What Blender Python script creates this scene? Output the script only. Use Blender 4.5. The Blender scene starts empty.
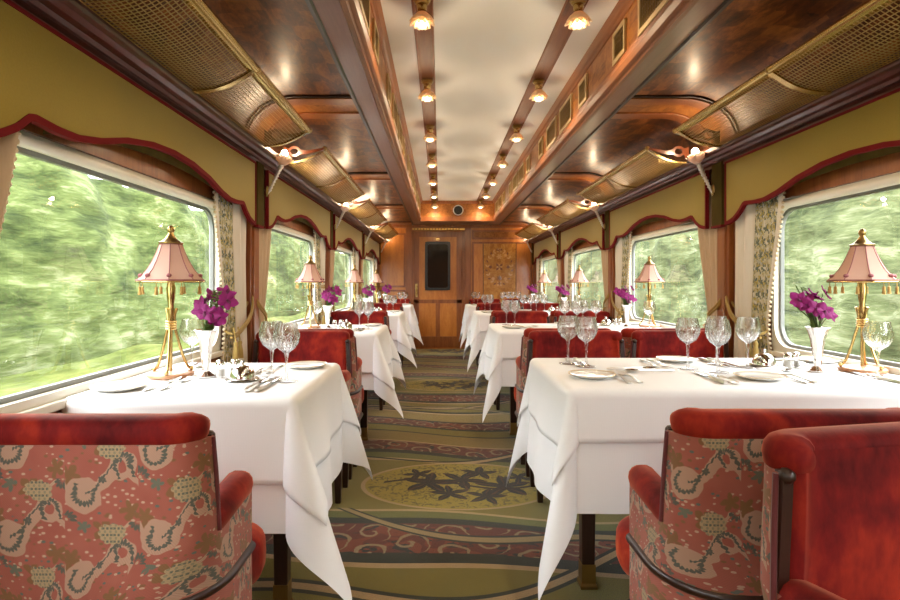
import bpy, bmesh, math, random
from math import sin, cos, pi, sqrt, atan2, hypot, radians, exp
from mathutils import Vector, Matrix, noise

random.seed(7)
SC = bpy.context.scene
COL = SC.collection

# ------------------------------------------------------------------ dimensions (metres)
CAM_H = 1.07
XC = 0.2625            # centre line of the carriage
C0, BAY = 1.99, 1.95   # first window centre, bay length
NB = 4
U_VAL = 1.222          # valance plane, half width from the centre line
U_WALL = 1.29
U_GLASS = 1.318
Z_TAB = 0.749
Y_END = 8.95
Z_SOF = 2.015
Z_CLR = 2.315
Y_FASC = 8.32
Y_BACK = -2.95
PIL = [C0 - BAY / 2 + BAY * k for k in range(5)]
ORD = ['foremost', 'second', 'third', 'last']

# ------------------------------------------------------------------ mesh builder
class MB:
    def __init__(s):
        s.v = []; s.f = []; s.uv = None
    def add(s, verts, faces, uv=None):
        b = len(s.v)
        s.v.extend([tuple(p) for p in verts])
        s.f.extend([tuple(i + b for i in f) for f in faces])
        if uv is not None:
            if s.uv is None: s.uv = {}
            for i, w in enumerate(uv): s.uv[b + i] = w
        return s
    def box(s, x0, x1, y0, y1, z0, z1):
        x0, x1 = min(x0, x1), max(x0, x1); y0, y1 = min(y0, y1), max(y0, y1)
        vs = [(x, y, z) for z in (z0, z1) for y in (y0, y1) for x in (x0, x1)]
        return s.add(vs, [(0, 2, 3, 1), (4, 5, 7, 6), (0, 1, 5, 4), (2, 6, 7, 3), (0, 4, 6, 2), (1, 3, 7, 5)])
    def tube(s, path, rad, n=8, caps=True, closed=False, flat=None, up=None):
        path = [Vector(p) for p in path]
        m = len(path)
        R = rad if isinstance(rad, (list, tuple)) else [rad] * m
        vs = []; prev = None
        for i, p in enumerate(path):
            if closed: t = path[(i + 1) % m] - path[i - 1]
            else: t = path[min(i + 1, m - 1)] - path[max(i - 1, 0)]
            if t.length < 1e-9: t = Vector((0, 0, 1))
            t.normalize()
            if prev is None:
                ref = Vector(up) if up else (Vector((0, 0, 1)) if abs(t.z) < .9 else Vector((1, 0, 0)))
                a = t.cross(ref).normalized()
            else:
                a = prev - t * prev.dot(t)
                a = a.normalized() if a.length > 1e-6 else t.orthogonal().normalized()
            prev = a; b = t.cross(a)
            for k in range(n):
                q = 2 * pi * k / n
                ca, cb = cos(q) * R[i], sin(q) * R[i]
                if flat: cb *= flat
                vs.append(p + a * ca + b * cb)
        fs = []
        rng = m if closed else m - 1
        for i in range(rng):
            j = (i + 1) % m
            for k in range(n):
                k2 = (k + 1) % n
                fs.append((i * n + k, i * n + k2, j * n + k2, j * n + k))
        if caps and not closed:
            fs.append(tuple(range(n - 1, -1, -1))); fs.append(tuple((m - 1) * n + k for k in range(n)))
        return s.add(vs, fs)
    def lathe(s, prof, n=24, rfun=None, M=None, closed=False):
        """prof: list of (r, z); rfun(r, z, angle) may modulate the radius."""
        vs = []; fs = []; idx = []
        for (r, z) in prof:
            if r < 1e-6:
                idx.append([len(vs)]); vs.append(Vector((0, 0, z)))
            else:
                row = []
                for k in range(n):
                    a = 2 * pi * k / n
                    rr, zz = (r, z) if rfun is None else rfun(r, z, a)
                    row.append(len(vs)); vs.append(Vector((rr * cos(a), rr * sin(a), zz)))
                idx.append(row)
        pairs = list(zip(idx[:-1], idx[1:]))
        if closed: pairs.append((idx[-1], idx[0]))
        for A, B in pairs:
            if len(A) == 1 and len(B) == 1: continue
            for k in range(n):
                k2 = (k + 1) % n
                if len(A) == 1: fs.append((A[0], B[k], B[k2]))
                elif len(B) == 1: fs.append((A[k], A[k2], B[0]))
                else: fs.append((A[k], A[k2], B[k2], B[k]))
        if M is not None: vs = [M @ p for p in vs]
        return s.add(vs, fs)
    def ball(s, c, r, n=10, sc=(1, 1, 1), M=None):
        vs = []; fs = []
        h = max(4, n // 2)
        for i in range(h + 1):
            th = pi * i / h
            for k in range(n):
                a = 2 * pi * k / n
                p = Vector((sin(th) * cos(a) * r * sc[0], sin(th) * sin(a) * r * sc[1], cos(th) * r * sc[2]))
                if M is not None: p = M @ p
                vs.append(p + Vector(c))
        for i in range(h):
            for k in range(n):
                k2 = (k + 1) % n
                fs.append((i * n + k, (i + 1) * n + k, (i + 1) * n + k2, i * n + k2))
        return s.add(vs, fs)
    def sweep_y(s, prof, y0, y1, closed=True):
        """profile of (x, z) extruded along Y"""
        n = len(prof)
        vs = [(x, y0, z) for x, z in prof] + [(x, y1, z) for x, z in prof]
        fs = [(i, (i + 1) % n, n + (i + 1) % n, n + i) for i in range(n if closed else n - 1)]
        if closed: fs += [tuple(range(n - 1, -1, -1)), tuple(range(n, 2 * n))]
        return s.add(vs, fs)
    def sweep(s, prof3, caps=True):
        """list of rings (equal length lists of points)"""
        n = len(prof3[0]); vs = [p for r in prof3 for p in r]; fs = []
        for i in range(len(prof3) - 1):
            for k in range(n):
                k2 = (k + 1) % n
                fs.append((i * n + k, i * n + k2, (i + 1) * n + k2, (i + 1) * n + k))
        if caps:
            fs.append(tuple(range(n - 1, -1, -1))); fs.append(tuple((len(prof3) - 1) * n + k for k in range(n)))
        return s.add(vs, fs)
    def grid(s, fn, us, vs_, uvfn=None):
        P = []; U = []
        for v in vs_:
            for u in us:
                P.append(fn(u, v))
                if uvfn: U.append(uvfn(u, v))
        n = len(us)
        F = [(j * n + i, j * n + i + 1, (j + 1) * n + i + 1, (j + 1) * n + i) for j in range(len(vs_) - 1) for i in range(n - 1)]
        return s.add(P, F, U if uvfn else None)
    def xf(s, M):
        s.v = [tuple(M @ Vector(p)) for p in s.v]; return s
    def build(s, name, mat, parent=None, smooth=True, angle=40, bevel=0, solid=0, loc=None, subsurf=0, merge=True):
        me = bpy.data.meshes.new(name)
        me.from_pydata([tuple(p) for p in s.v], [], s.f)
        if s.uv is not None:
            lay = me.uv_layers.new(name='UVMap')
            for lp in me.loops:
                lay.data[lp.index].uv = s.uv.get(lp.vertex_index, (0, 0))
        bm = bmesh.new(); bm.from_mesh(me)
        if merge: bmesh.ops.remove_doubles(bm, verts=bm.verts, dist=1e-5)
        bmesh.ops.recalc_face_normals(bm, faces=bm.faces)
        bm.to_mesh(me); bm.free()
        if smooth:
            me.polygons.foreach_set('use_smooth', [True] * len(me.polygons))
            me.set_sharp_from_angle(angle=radians(angle))
        if mat is not None: me.materials.append(mat)
        o = bpy.data.objects.new(name, me); COL.objects.link(o)
        if parent is not None: o.parent = parent
        if loc is not None: o.location = loc
        if solid:
            m = o.modifiers.new('solid', 'SOLIDIFY'); m.thickness = solid; m.offset = 0
        if bevel:
            m = o.modifiers.new('bevel', 'BEVEL'); m.width = bevel; m.segments = 2; m.limit_method = 'ANGLE'
        if subsurf:
            m = o.modifiers.new('sub', 'SUBSURF'); m.levels = subsurf; m.render_levels = subsurf
        return o

def tag(o, label, cat, group=None, kind=None):
    o['label'] = label; o['category'] = cat
    if group: o['group'] = group
    if kind: o['kind'] = kind
    return o
def empty(name, loc=(0, 0, 0), rz=0, label=None, cat=None, group=None, kind=None):
    o = bpy.data.objects.new(name, None); COL.objects.link(o)
    o.empty_display_size = .05
    o.location = loc; o.rotation_euler = (0, 0, rz)
    if label: tag(o, label, cat, group, kind)
    return o
def dup(root, loc, rz=None, label=None, group=None):
    kids = {}
    r = root.copy(); COL.objects.link(r)
    for ch in root.children:
        c = ch.copy(); COL.objects.link(c); c.parent = r
        for g in ch.children:
            d = g.copy(); COL.objects.link(d); d.parent = c
    r.location = loc
    if rz is not None: r.rotation_euler = (0, 0, rz)
    if label: r['label'] = label
    if group: r['group'] = group
    return r
class Proto:
    """first placement moves the prototype itself, later ones copy it"""
    def __init__(s, root): s.root = root; s.used = False
    def place(s, loc, rz, label, cat, group):
        if not s.used:
            o = s.root; s.used = True; o.location = loc; o.rotation_euler = (0, 0, rz); tag(o, label, cat, group); return o
        o = dup(s.root, loc, rz, label, group); o['category'] = cat; return o

def lin(a, b, n): return [a + (b - a) * i / (n - 1) for i in range(n)]
def sm(x, a, b):
    t = max(0, min(1, (x - a) / (b - a))); return t * t * (3 - 2 * t)

# ------------------------------------------------------------------ materials
class E:
    nt = None
    def __init__(s, sock): s.s = sock
    @staticmethod
    def m(op, *a, clamp=False):
        n = E.nt.nodes.new('ShaderNodeMath'); n.operation = op; n.use_clamp = clamp
        for i, x in enumerate(a):
            if isinstance(x, E): E.nt.links.new(x.s, n.inputs[i])
            else: n.inputs[i].default_value = x
        return E(n.outputs[0])
    def __add__(s, o): return E.m('ADD', s, o)
    __radd__ = __add__
    def __sub__(s, o): return E.m('SUBTRACT', s, o)
    def __rsub__(s, o): return E.m('SUBTRACT', o, s)
    def __mul__(s, o): return E.m('MULTIPLY', s, o)
    __rmul__ = __mul__
    def __truediv__(s, o): return E.m('DIVIDE', s, o)
def e_sin(a): return E.m('SINE', a)
def e_cos(a): return E.m('COSINE', a)
def e_abs(a): return E.m('ABSOLUTE', a)
def e_frac(a): return E.m('FRACT', a)
def e_floor(a): return E.m('FLOOR', a)
def e_min(a, b): return E.m('MINIMUM', a, b)
def e_max(a, b): return E.m('MAXIMUM', a, b)
def e_lt(a, b): return E.m('LESS_THAN', a, b)
def e_gt(a, b): return E.m('GREATER_THAN', a, b)
def e_sqrt(a): return E.m('SQRT', a)
def e_hyp(a, b): return e_sqrt(a * a + b * b)
def e_atan(a, b): return E.m('ARCTAN2', a, b)
def e_band(x, a, b): return e_gt(x, a) * e_lt(x, b)

class Mat:
    def __init__(s, name):
        s.m = bpy.data.materials.new(name); s.m.use_nodes = True
        s.nt = s.m.node_tree; s.N = s.nt.nodes; s.L = s.nt.links
        s.b = s.N['Principled BSDF']; s.out = s.N['Material Output']
        E.nt = s.nt
    def set(s, **k):
        names = {'color': 'Base Color', 'rough': 'Roughness', 'metal': 'Metallic', 'ior': 'IOR', 'trans': 'Transmission Weight', 'coat': 'Coat Weight',
                 'coatr': 'Coat Roughness', 'sheen': 'Sheen Weight', 'sheenr': 'Sheen Roughness', 'sheent': 'Sheen Tint', 'emit': 'Emission Color', 'emits': 'Emission Strength',
                 'spec': 'Specular IOR Level', 'alpha': 'Alpha'}
        for a, v in k.items():
            i = s.b.inputs[names[a]]
            if isinstance(v, E): s.L.new(v.s, i)
            elif hasattr(v, 'links'): s.L.new(v, i)
            elif isinstance(v, tuple): i.default_value = (v[0], v[1], v[2], 1)
            else: i.default_value = v
        return s
    def coord(s, which='Object', scale=(1, 1, 1), rot=(0, 0, 0)):
        t = s.N.new('ShaderNodeTexCoord'); mp = s.N.new('ShaderNodeMapping')
        mp.inputs['Scale'].default_value = scale; mp.inputs['Rotation'].default_value = rot
        s.L.new(t.outputs[which], mp.inputs['Vector']); return mp.outputs[0]
    def pos(s, scale=(1, 1, 1)):
        g = s.N.new('ShaderNodeNewGeometry'); mp = s.N.new('ShaderNodeMapping'); mp.inputs['Scale'].default_value = scale
        s.L.new(g.outputs['Position'], mp.inputs['Vector']); return mp.outputs[0]
    def xyz(s, sock):
        n = s.N.new('ShaderNodeSeparateXYZ'); s.L.new(sock, n.inputs[0]); return [E(o) for o in n.outputs]
    def noise(s, vec, scale, detail=3, rough=.55, dist=0):
        n = s.N.new('ShaderNodeTexNoise'); n.inputs['Scale'].default_value = scale; n.inputs['Detail'].default_value = detail
        n.inputs['Roughness'].default_value = rough; n.inputs['Distortion'].default_value = dist
        s.L.new(vec, n.inputs['Vector']); return E(n.outputs['Fac'])
    def voro(s, vec, scale, feature='F1', out='Distance', rand=1):
        n = s.N.new('ShaderNodeTexVoronoi'); n.feature = feature; n.inputs['Scale'].default_value = scale
        n.inputs['Randomness'].default_value = rand
        s.L.new(vec, n.inputs['Vector']); return n.outputs[out]
    def ramp(s, fac, stops, interp='LINEAR'):
        n = s.N.new('ShaderNodeValToRGB'); n.color_ramp.interpolation = interp
        el = n.color_ramp.elements
        while len(el) > 1: el.remove(el[-1])
        for i, (p, c) in enumerate(stops):
            e = el[0] if i == 0 else el.new(p)
            e.position = p; e.color = (c[0], c[1], c[2], 1)
        s.L.new(fac.s if isinstance(fac, E) else fac, n.inputs[0]); return n.outputs[0]
    def mix(s, fac, a, b, mode='MIX'):
        n = s.N.new('ShaderNodeMix'); n.data_type = 'RGBA'; n.blend_type = mode
        for inp, v in ((n.inputs[0], fac), (n.inputs[6], a), (n.inputs[7], b)):
            if isinstance(v, E): s.L.new(v.s, inp)
            elif isinstance(v, tuple): inp.default_value = (v[0], v[1], v[2], 1)
            elif isinstance(v, (int, float)): inp.default_value = v
            else: s.L.new(v, inp)
        return n.outputs[2]
    def bump(s, h, strength=.3, dist=.01):
        n = s.N.new('ShaderNodeBump'); n.inputs['Strength'].default_value = strength; n.inputs['Distance'].default_value = dist
        s.L.new(h.s if isinstance(h, E) else h, n.inputs['Height']); s.L.new(n.outputs[0], s.b.inputs['Normal']); return s

def simple(name, color, rough=.5, **k):
    return Mat(name).set(color=color, rough=rough, **k).m

M = {}
def wood(name, c1, c2, c3, axis_scale, rough=.28, coat=.6, scale=1):
    m = Mat(name)
    v = m.pos(axis_scale)
    n1 = m.noise(v, 3 * scale, 5, .6, .8); n2 = m.noise(v, 26 * scale, 3, .6, .2)
    col = m.ramp(n1 * .75 + n2 * .3, [(.3, c1), (.5, c2), (.72, c3)])
    m.set(color=col, rough=rough, coat=coat, coatr=.12); m.bump(n2, .04, .003)
    return m.m
M['wood_y'] = wood('mahogany_along', (.085, .018, .006), (.15, .036, .011), (.21, .06, .018), (4, .5, 4), .3, .55)
M['wood_z'] = wood('mahogany_upright', (.15, .038, .009), (.25, .074, .016), (.34, .115, .027), (5, 5, .6), .38, .3)
M['wood_panel'] = wood('panel_veneer', (.35, .105, .013), (.49, .165, .022), (.6, .235, .038), (4, 4, .9), .38, .3)
M['wood_dark'] = wood('dark_walnut', (.014, .004, .002), (.024, .007, .0035), (.038, .012, .006), (6, 6, 1), .38, .15)
M['wood_cornice'] = wood('cornice_mahogany', (.05, .011, .008), (.08, .018, .012), (.11, .028, .018), (6, .4, 6), .34, .2)
M['wood_plank'] = wood('soffit_mahogany', (.15, .05, .025), (.2, .07, .037), (.25, .095, .05), (6, .35, 6), .36, .15)
M['wood_rail'] = wood('lamp_rail_wood', (.15, .045, .013), (.22, .072, .02), (.28, .10, .03), (5, .5, 5), .5, .0)
M['wood_base'] = wood('lamp_base_wood', (.3, .12, .05), (.42, .19, .085), (.5, .26, .13), (9, 2, 9), .35, .3)

def burl(name, dark, mid, light, s=1.0):
    m = Mat(name)
    p = m.pos((7, 3.6, 7))
    cell = m.N.new('ShaderNodeTexVoronoi'); cell.feature = 'F1'; cell.distance = 'CHEBYCHEV'; cell.inputs['Scale'].default_value = 2.4; cell.inputs['Randomness'].default_value = .35
    m.L.new(p, cell.inputs['Vector'])
    sep = m.N.new('ShaderNodeSeparateColor'); m.L.new(cell.outputs['Color'], sep.inputs[0])
    v = m.pos((1, .45, 1))
    n1 = m.noise(v, 7 * s, 6, .68, 2.2); n2 = m.noise(m.pos((1, .35, 1)), 60, 4, .7, .6)
    f = n1 * .62 + n2 * .28 + E(sep.outputs[0]) * .16
    col = m.ramp(f, [(.33, dark), (.5, mid), (.72, light)])
    m.set(color=col, rough=.4, coat=.12, coatr=.2, spec=.22); m.bump(n2, .03, .003)
    return m.m
M['burl'] = burl('burl_veneer', (.02, .005, .0014), (.13, .033, .0055), (.40, .125, .022))
M['burl_light'] = burl('burl_light', (.14, .042, .009), (.27, .095, .02), (.42, .17, .042), 2)

M['burl_gold'] = burl('burl_gold', (.26, .09, .014), (.44, .18, .032), (.58, .29, .07), 2)
M['brass'] = Mat('polished_brass').set(color=(.53, .37, .14), rough=.27, metal=1).m
M['brass_mesh'] = Mat('brass_wire').set(color=(.5, .34, .13), rough=.42, metal=1).m
M['brass_dark'] = Mat('aged_brass').set(color=(.38, .25, .09), rough=.35, metal=1).m
M['silver'] = Mat('silver').set(color=(.86, .83, .79), rough=.13, metal=1).m
M['silver_sat'] = Mat('silver_satin').set(color=(.8, .76, .7), rough=.28, metal=1).m
M['iron'] = simple('dark_iron', (.02, .018, .016), .5)
M['rubber'] = simple('window_gasket', (.22, .23, .22), .5)
M['cream_paint'] = simple('cream_enamel', (.78, .76, .66), .3)
M['bead_cream'] = simple('cream_bobble', (.62, .5, .33), .8)
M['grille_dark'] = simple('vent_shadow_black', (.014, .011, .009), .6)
M['grille_frame'] = simple('vent_frame_gilt', (.5, .36, .17), .35, metal=.4)
M['black_glass'] = Mat('dark_door_glass').set(color=(.012, .012, .013), rough=.08, coat=.5).m
M['black'] = simple('black_lacquer', (.01, .009, .008), .3)
M['white_ceiling'] = None

def cloth_mat(name, col, bump=.12, rough=.75, scale=900, **k):
    m = Mat(name)
    x, y, z = m.xyz(m.coord('Object'))
    w = e_sin(x * scale) * e_sin(y * scale) + e_sin(z * scale) * .5
    n = m.noise(m.coord('Object'), 5, 3)
    m.set(color=m.mix(n, tuple(c * .96 for c in col), col), rough=rough, **k)
    m.bump(w, bump, .0006)
    return m.m
M['linen'] = cloth_mat('white_linen', (.87, .875, .88), .05)
m = Mat('ceiling_white'); n = m.noise(m.pos((3, .4, 1)), 2, 3)
m.set(color=m.mix(n, (.78, .77, .745), (.83, .82, .80)), rough=.55); M['white_ceiling'] = m.m
m = Mat('olive_gold_felt'); n = m.noise(m.pos((60, 60, 60)), 3, 4); n2 = m.noise(m.pos((1, 1, 1)), 4, 3)
m.set(color=m.mix(n * .5 + n2 * .5, (.225, .155, .004), (.315, .225, .008)), rough=.85, sheen=.25); m.bump(n, .15, .002); M['valance'] = m.m
m = Mat('valance_cloth_shaded'); n = m.noise(m.pos((3, 3, 1)), 6, 3)
m.set(color=m.mix(n, (.045, .032, .007), (.095, .068, .013)), rough=.9, spec=.1); M['olive'] = m.m  # darker copy of the valance cloth, shade of the recess put into the colour
M['red_tape'] = cloth_mat('red_braid', (.15, .007, .009), .2, .85, spec=.15)
m = Mat('cream_curtain'); n = m.noise(m.pos((40, 40, 4)), 3, 3)
m.set(color=m.mix(n, (.72, .67, .56), (.8, .76, .67)), rough=.85, sheen=.2); M['curtain'] = m.m
m = Mat('tan_lining'); n = m.noise(m.pos((40, 40, 3)), 3, 3)
m.set(color=m.mix(n, (.5, .37, .24), (.6, .46, .31)), rough=.8, sheen=.2); M['lining'] = m.m
m = Mat('patterned_border')
p = m.xyz(m.pos())
nn = m.noise(m.pos((1, 1, 1)), 38, 3)
zz = e_frac(p[2] * 16 + nn * .5)
a = e_frac(p[1] * 24 + e_floor(p[2] * 16) * .5) - .5; b = zz - .5
leaf = e_lt(e_hyp(a, b), e_abs(e_cos(e_atan(b, a) * 2.5)) * .34 + .12)
c = m.mix(e_gt(nn, .5), (.40, .42, .36), (.56, .53, .36))
c = m.mix(leaf, c, (.11, .14, .11)); c = m.mix(e_band(nn, .42, .47), c, (.45, .36, .07)); c = m.mix(e_gt(nn, .62), c, (.62, .62, .58))
m.set(color=c, rough=.8); M['border'] = m.m

# velvet
m = Mat('crimson_velvet')
n1 = m.noise(m.coord('Object', (1, 1, 1)), 6, 3, .5, .5); n2 = m.noise(m.coord('Object', (2, 2, 1)), 30, 3, .6, .2)
f = n1 * .8 + n2 * .2
col = m.ramp(f, [(.34, (.065, .002, .003)), (.47, (.165, .007, .006)), (.61, (.32, .024, .009)), (.73, (.5, .085, .026))])  # nap patches, with orange highlights of lit velvet put into the ramp
m.set(color=col, rough=.75, sheen=.55, sheenr=.35, sheent=(1, .35, .2), spec=.15); m.bump(n2, .12, .003)
M['velvet'] = m.m
M['velvet_dark'] = Mat('crimson_piping').set(color=(.1, .006, .008), rough=.7, sheen=.3).m

# brocade of chairs: coral ground, cream serpentine bands, teal petal rings, olive leaves
m = Mat('coral_brocade')
uv = m.xyz(m.coord('UV'))
TU, TV = .138, .158
colm = e_floor(uv[0] / TU)
a = (e_frac(uv[0] / TU) - .5) * TU
b = (e_frac(uv[1] / TV + E.m('MODULO', colm, 2.0) * .5) - .5) * TV
wv = m.N.new('ShaderNodeTexNoise'); wv.inputs['Scale'].default_value = 26; m.L.new(m.coord('UV'), wv.inputs['Vector'])
wc = m.xyz(wv.outputs['Color'])
a = a + (wc[0] - .5) * .022; b = b + (wc[1] - .5) * .022
weave = e_sin(uv[0] * 1500) * e_sin(uv[1] * 1500)
nz = m.noise(m.coord('UV'), 14, 3)
wob = m.noise(m.coord('UV'), 40, 2) * .006
DK = (.075, .09, .07); BE = (.50, .31, .21)
ground = m.mix(nz, (.31, .05, .034), (.44, .13, .085))
vor = m.N.new('ShaderNodeTexVoronoi'); vor.inputs['Scale'].default_value = 78; m.L.new(m.coord('UV', (1, 1.6, 1), (0, 0, .6)), vor.inputs['Vector'])
sepc = m.N.new('ShaderNodeSeparateColor'); m.L.new(vor.outputs['Color'], sepc.inputs[0])
dl = E(vor.outputs['Distance']); rc = E(sepc.outputs[0])
c = m.mix(e_lt(dl, .30) * e_gt(rc, .6), ground, (.55, .36, .25))
c = m.mix(e_lt(dl, .34) * e_lt(rc, .17), c, (.10, .13, .11))
c = m.mix(e_lt(dl, .36) * e_band(rc, .17, .3), c, (.22, .10, .035))
hatch = e_gt(e_sin((uv[0] + uv[1]) * 1100), .0) * .55
cream = m.mix(hatch, (.52, .30, .21), (.40, .24, .15))
def leafm(cx, cy, R, c, col=(.22, .10, .03), ph=0.0):
    x = a - cx; y = b - cy
    return m.mix(e_lt(e_hyp(x, y), e_abs(e_cos(e_atan(y, x) * 2.5 + ph)) * R * .65 + R * .35), c, col)
def disc(cx, cy, R, c, asp=1.0):
    return m.mix(e_lt(e_hyp(a - cx, (b - cy) * asp), R), c, cream)
def scallop(cx, cy, R, c, petals=15, w=.0042, core=None, asp=1.0):
    x = a - cx; y = (b - cy) * asp
    r = e_hyp(x, y); th = e_atan(y, x)
    c = m.mix(e_lt(e_abs(r - R), e_abs(e_sin(th * petals * .5)) * w + .0012), c, DK)
    if core: c = m.mix(e_lt(r, R - .006), c, core); c = m.mix(e_lt(r, R * .28), c, (.5, .32, .2))
    return c
def pod(cx, cy, A, B, c):
    x = (a - cx) / A; y = (b - cy) / B
    r = e_hyp(x, y)
    dots = e_gt(e_sin(uv[0] * 620) * e_sin(uv[1] * 520), .2)
    rows = e_gt(e_sin(uv[1] * 520), .55) * e_gt(e_sin(uv[0] * 900), -.2)
    body = m.mix(dots, (.44, .31, .17), (.27, .24, .14)); body = m.mix(rows * e_lt(e_abs(x), .7), body, (.11, .12, .085))
    return m.mix(e_lt(r, e_abs(e_sin(e_atan(y, x) * 5.5)) * .14 + .88), c, body)
# serpentine ribbon with a scalloped dark edge
ph = a * (2 * pi / TU)
s0 = b + .004 - e_sin(ph) * .030 + wob
s1 = b - .079 * 1 + e_sin(ph + .6) * .018
c = m.mix(e_lt(e_abs(s0), e_sin(ph + .8) * .006 + .0125), c, cream)
c = m.mix(e_lt(e_abs(e_abs(s1) - .002), .0016), c, (.5, .34, .22))
c = leafm(.004, .062, .024, c); c = leafm(-.060, .008, .021, c, ph=.8); c = leafm(.052, -.060, .020, c, ph=1.6); c = leafm(-.035, .07, .014, c, (.12, .14, .1))
c = disc(-.034, -.030, .034, c); c = disc(.040, .022, .027, c, 1.15)
def shoe(cx, cy, R, up, c, petals=18, w=.0042):
    """horseshoe outline with a scalloped dark edge"""
    x = a - cx; y = (b - cy) * up
    r = e_hyp(x, y); th = e_atan(y, x)
    arc = e_lt(e_abs(r - R), e_abs(e_sin(th * petals * .5)) * w + .001) * e_gt(y, -.004)
    leg = e_lt(e_abs(e_abs(x + (y * .35)) - R), e_abs(e_sin(y * 330)) * w * .8 + .001) * e_lt(y, -.004) * e_gt(y, -.024)
    return m.mix(e_max(arc, leg), c, DK)
c = shoe(-.036, -.032, .0185, -1.0, c); c = shoe(.040, .026, .0150, 1.0, c)
c = m.mix(e_lt(e_hyp(a - .040, (b - .022) * .8), .0085), c, ground)
c = m.mix(e_lt(e_abs(s0 - .0105), e_abs(e_sin(ph * 10)) * .003 + .0005) * e_lt(e_abs(a - .004), .036), c, DK)
c = scallop(-.064, -.076, .0115, c, 12, .0055, ground); c = scallop(.066, .078, .0115, c, 12, .0055, ground)
c = pod(.018, .056, .027, .021, c)
c = scallop(.0, .0, .0028, c, 6, .003)
c = m.mix(weave * .1 + .24, c, (.10, .06, .035))
m.set(color=c, rough=.8, sheen=.1); m.bump(weave, .15, .0008)
M['brocade'] = m.m

# carpet
m = Mat('carpet')
X, Y, Z = m.xyz(m.pos())
Yw = Y + e_sin(X * 2.2 + .4) * .09 + e_sin(X * 4.6 + Y * 1.7) * .045
k = e_frac((Yw - 1.505) / 2.85)
grain = m.noise(m.pos(), 260, 2); soft = m.noise(m.pos(), 9, 3)
OL = (.22, .185, .022); KH = (.28, .205, .045); DG = (.016, .026, .014); RU = (.13, .024, .011); TAN = (.48, .34, .17); GR = (.15, .16, .03)
c = m.ramp(k, [(0, KH), (.07, TAN), (.08, DG), (.1, OL), (.2, TAN), (.213, DG), (.24, RU), (.325, DG), (.345, GR), (.368, TAN), (.378, OL), (.62, TAN), (.63, GR), (.665, DG),
               (.69, RU), (.755, TAN), (.765, KH), (.84, DG), (.85, OL), (.9, DG), (.915, RU), (.975, DG), (.985, KH)], 'CONSTANT')
# scroll work on the rust bands
cx = (e_frac(X / .165 + soft * .5) - .5) * .165; cy = (e_frac(Yw / .175 + e_floor(X / .165 + soft * .5) * .5) - .5) * .175
rr = e_hyp(cx, cy); aa = e_atan(cy, cx)
scroll = e_gt(e_sin(aa + rr * 95), .74) * e_lt(rr, .088)
rust = e_max(e_max(e_band(k, .24, .325), e_band(k, .69, .755)), e_band(k, .915, .975))

bloom = e_gt(m.noise(m.pos(), 5.5, 2, .5, 1.2), .56)
c = m.mix(rust * bloom, c, (.21, .045, .014))
darkl = e_gt(m.noise(m.pos((1, 1.4, 1)), 7, 2, .5, 1.6), .62)
c = m.mix(rust * darkl, c, (.016, .022, .02))
c = m.mix(rust * scroll, c, (.3, .23, .12))
# crossing ribbons
q = e_abs(e_frac((Y - X * .25 + e_sin(X * 3.4 + 1) * .16) / 1.425 + .12) - .5)
inside = e_band(k, .384, .616)
c = m.mix(e_lt(q, .014) * (1 - inside), c, TAN); c = m.mix(e_band(q, .014, .03) * (1 - inside), c, DG)
q2 = e_abs(e_frac((Y + X * .5 + e_sin(X * 3.0 + Y * .8) * .2) / 2.1 + .3) - .5)
c = m.mix(e_lt(q2, .009) * (1 - inside), c, (.36, .27, .12)); c = m.mix(e_band(q2, .009, .016) * (1 - inside), c, DG)
# medallions with dark leaf sprays
my = (e_frac((Y - 1.505) / 2.85) - .5) * 2.85; mx = X - .1
me_ = e_hyp(mx / .52, my / .34)
c = m.mix(e_lt(me_, 1.0), c, TAN); c = m.mix(e_lt(me_, .955), c, (.38, .30, .035))
fleck = e_gt(m.noise(m.pos(), 30, 2, .5, 1.5), .56)
c = m.mix(e_lt(me_, .93) * fleck, c, (.17, .15, .03))
for (lx, ly, R) in ((-.16, .02, .13), (.02, .06, .12), (.24, -.03, .13), (-.05, -.13, .09), (-.22, .15, .08), (.12, .17, .09), (.33, .1, .08), (.13, -.17, .09)):
    R *= 1.2
    x = mx - lx + (soft - .5) * .05; y = my - ly
    t = e_atan(y, x); r = e_hyp(x, y)
    lf = e_lt(r, (e_abs(e_frac((t + lx * 9) * (5 / (2 * pi))) - .5) * 1.55 + .25) * R)
    c = m.mix(lf, c, (.014, .02, .02))
    c = m.mix(lf * e_lt(e_abs(e_frac((t + lx * 9) * (5 / (2 * pi))) - .5), .06) * 0, c, (.2, .1, .03)); c = m.mix(lf * e_gt(e_abs(e_frac((t + lx * 9) * (5 / (2 * pi))) - .5), .455), c, (.10, .045, .02))
stem_ = e_lt(e_abs(my + e_sin(mx * 7) * .07), .012) * e_lt(e_abs(mx), .4)
c = m.mix(stem_, c, (.03, .018, .012))
c = m.mix(e_max(grain * 1.6 - .62, 0.0) + soft * .16, c, tuple(.02 for _ in range(3)), 'MIX')
m.set(color=c, rough=.95, sheen=.2); m.bump(grain, .35, .006)
M['carpet'] = m.m

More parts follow.
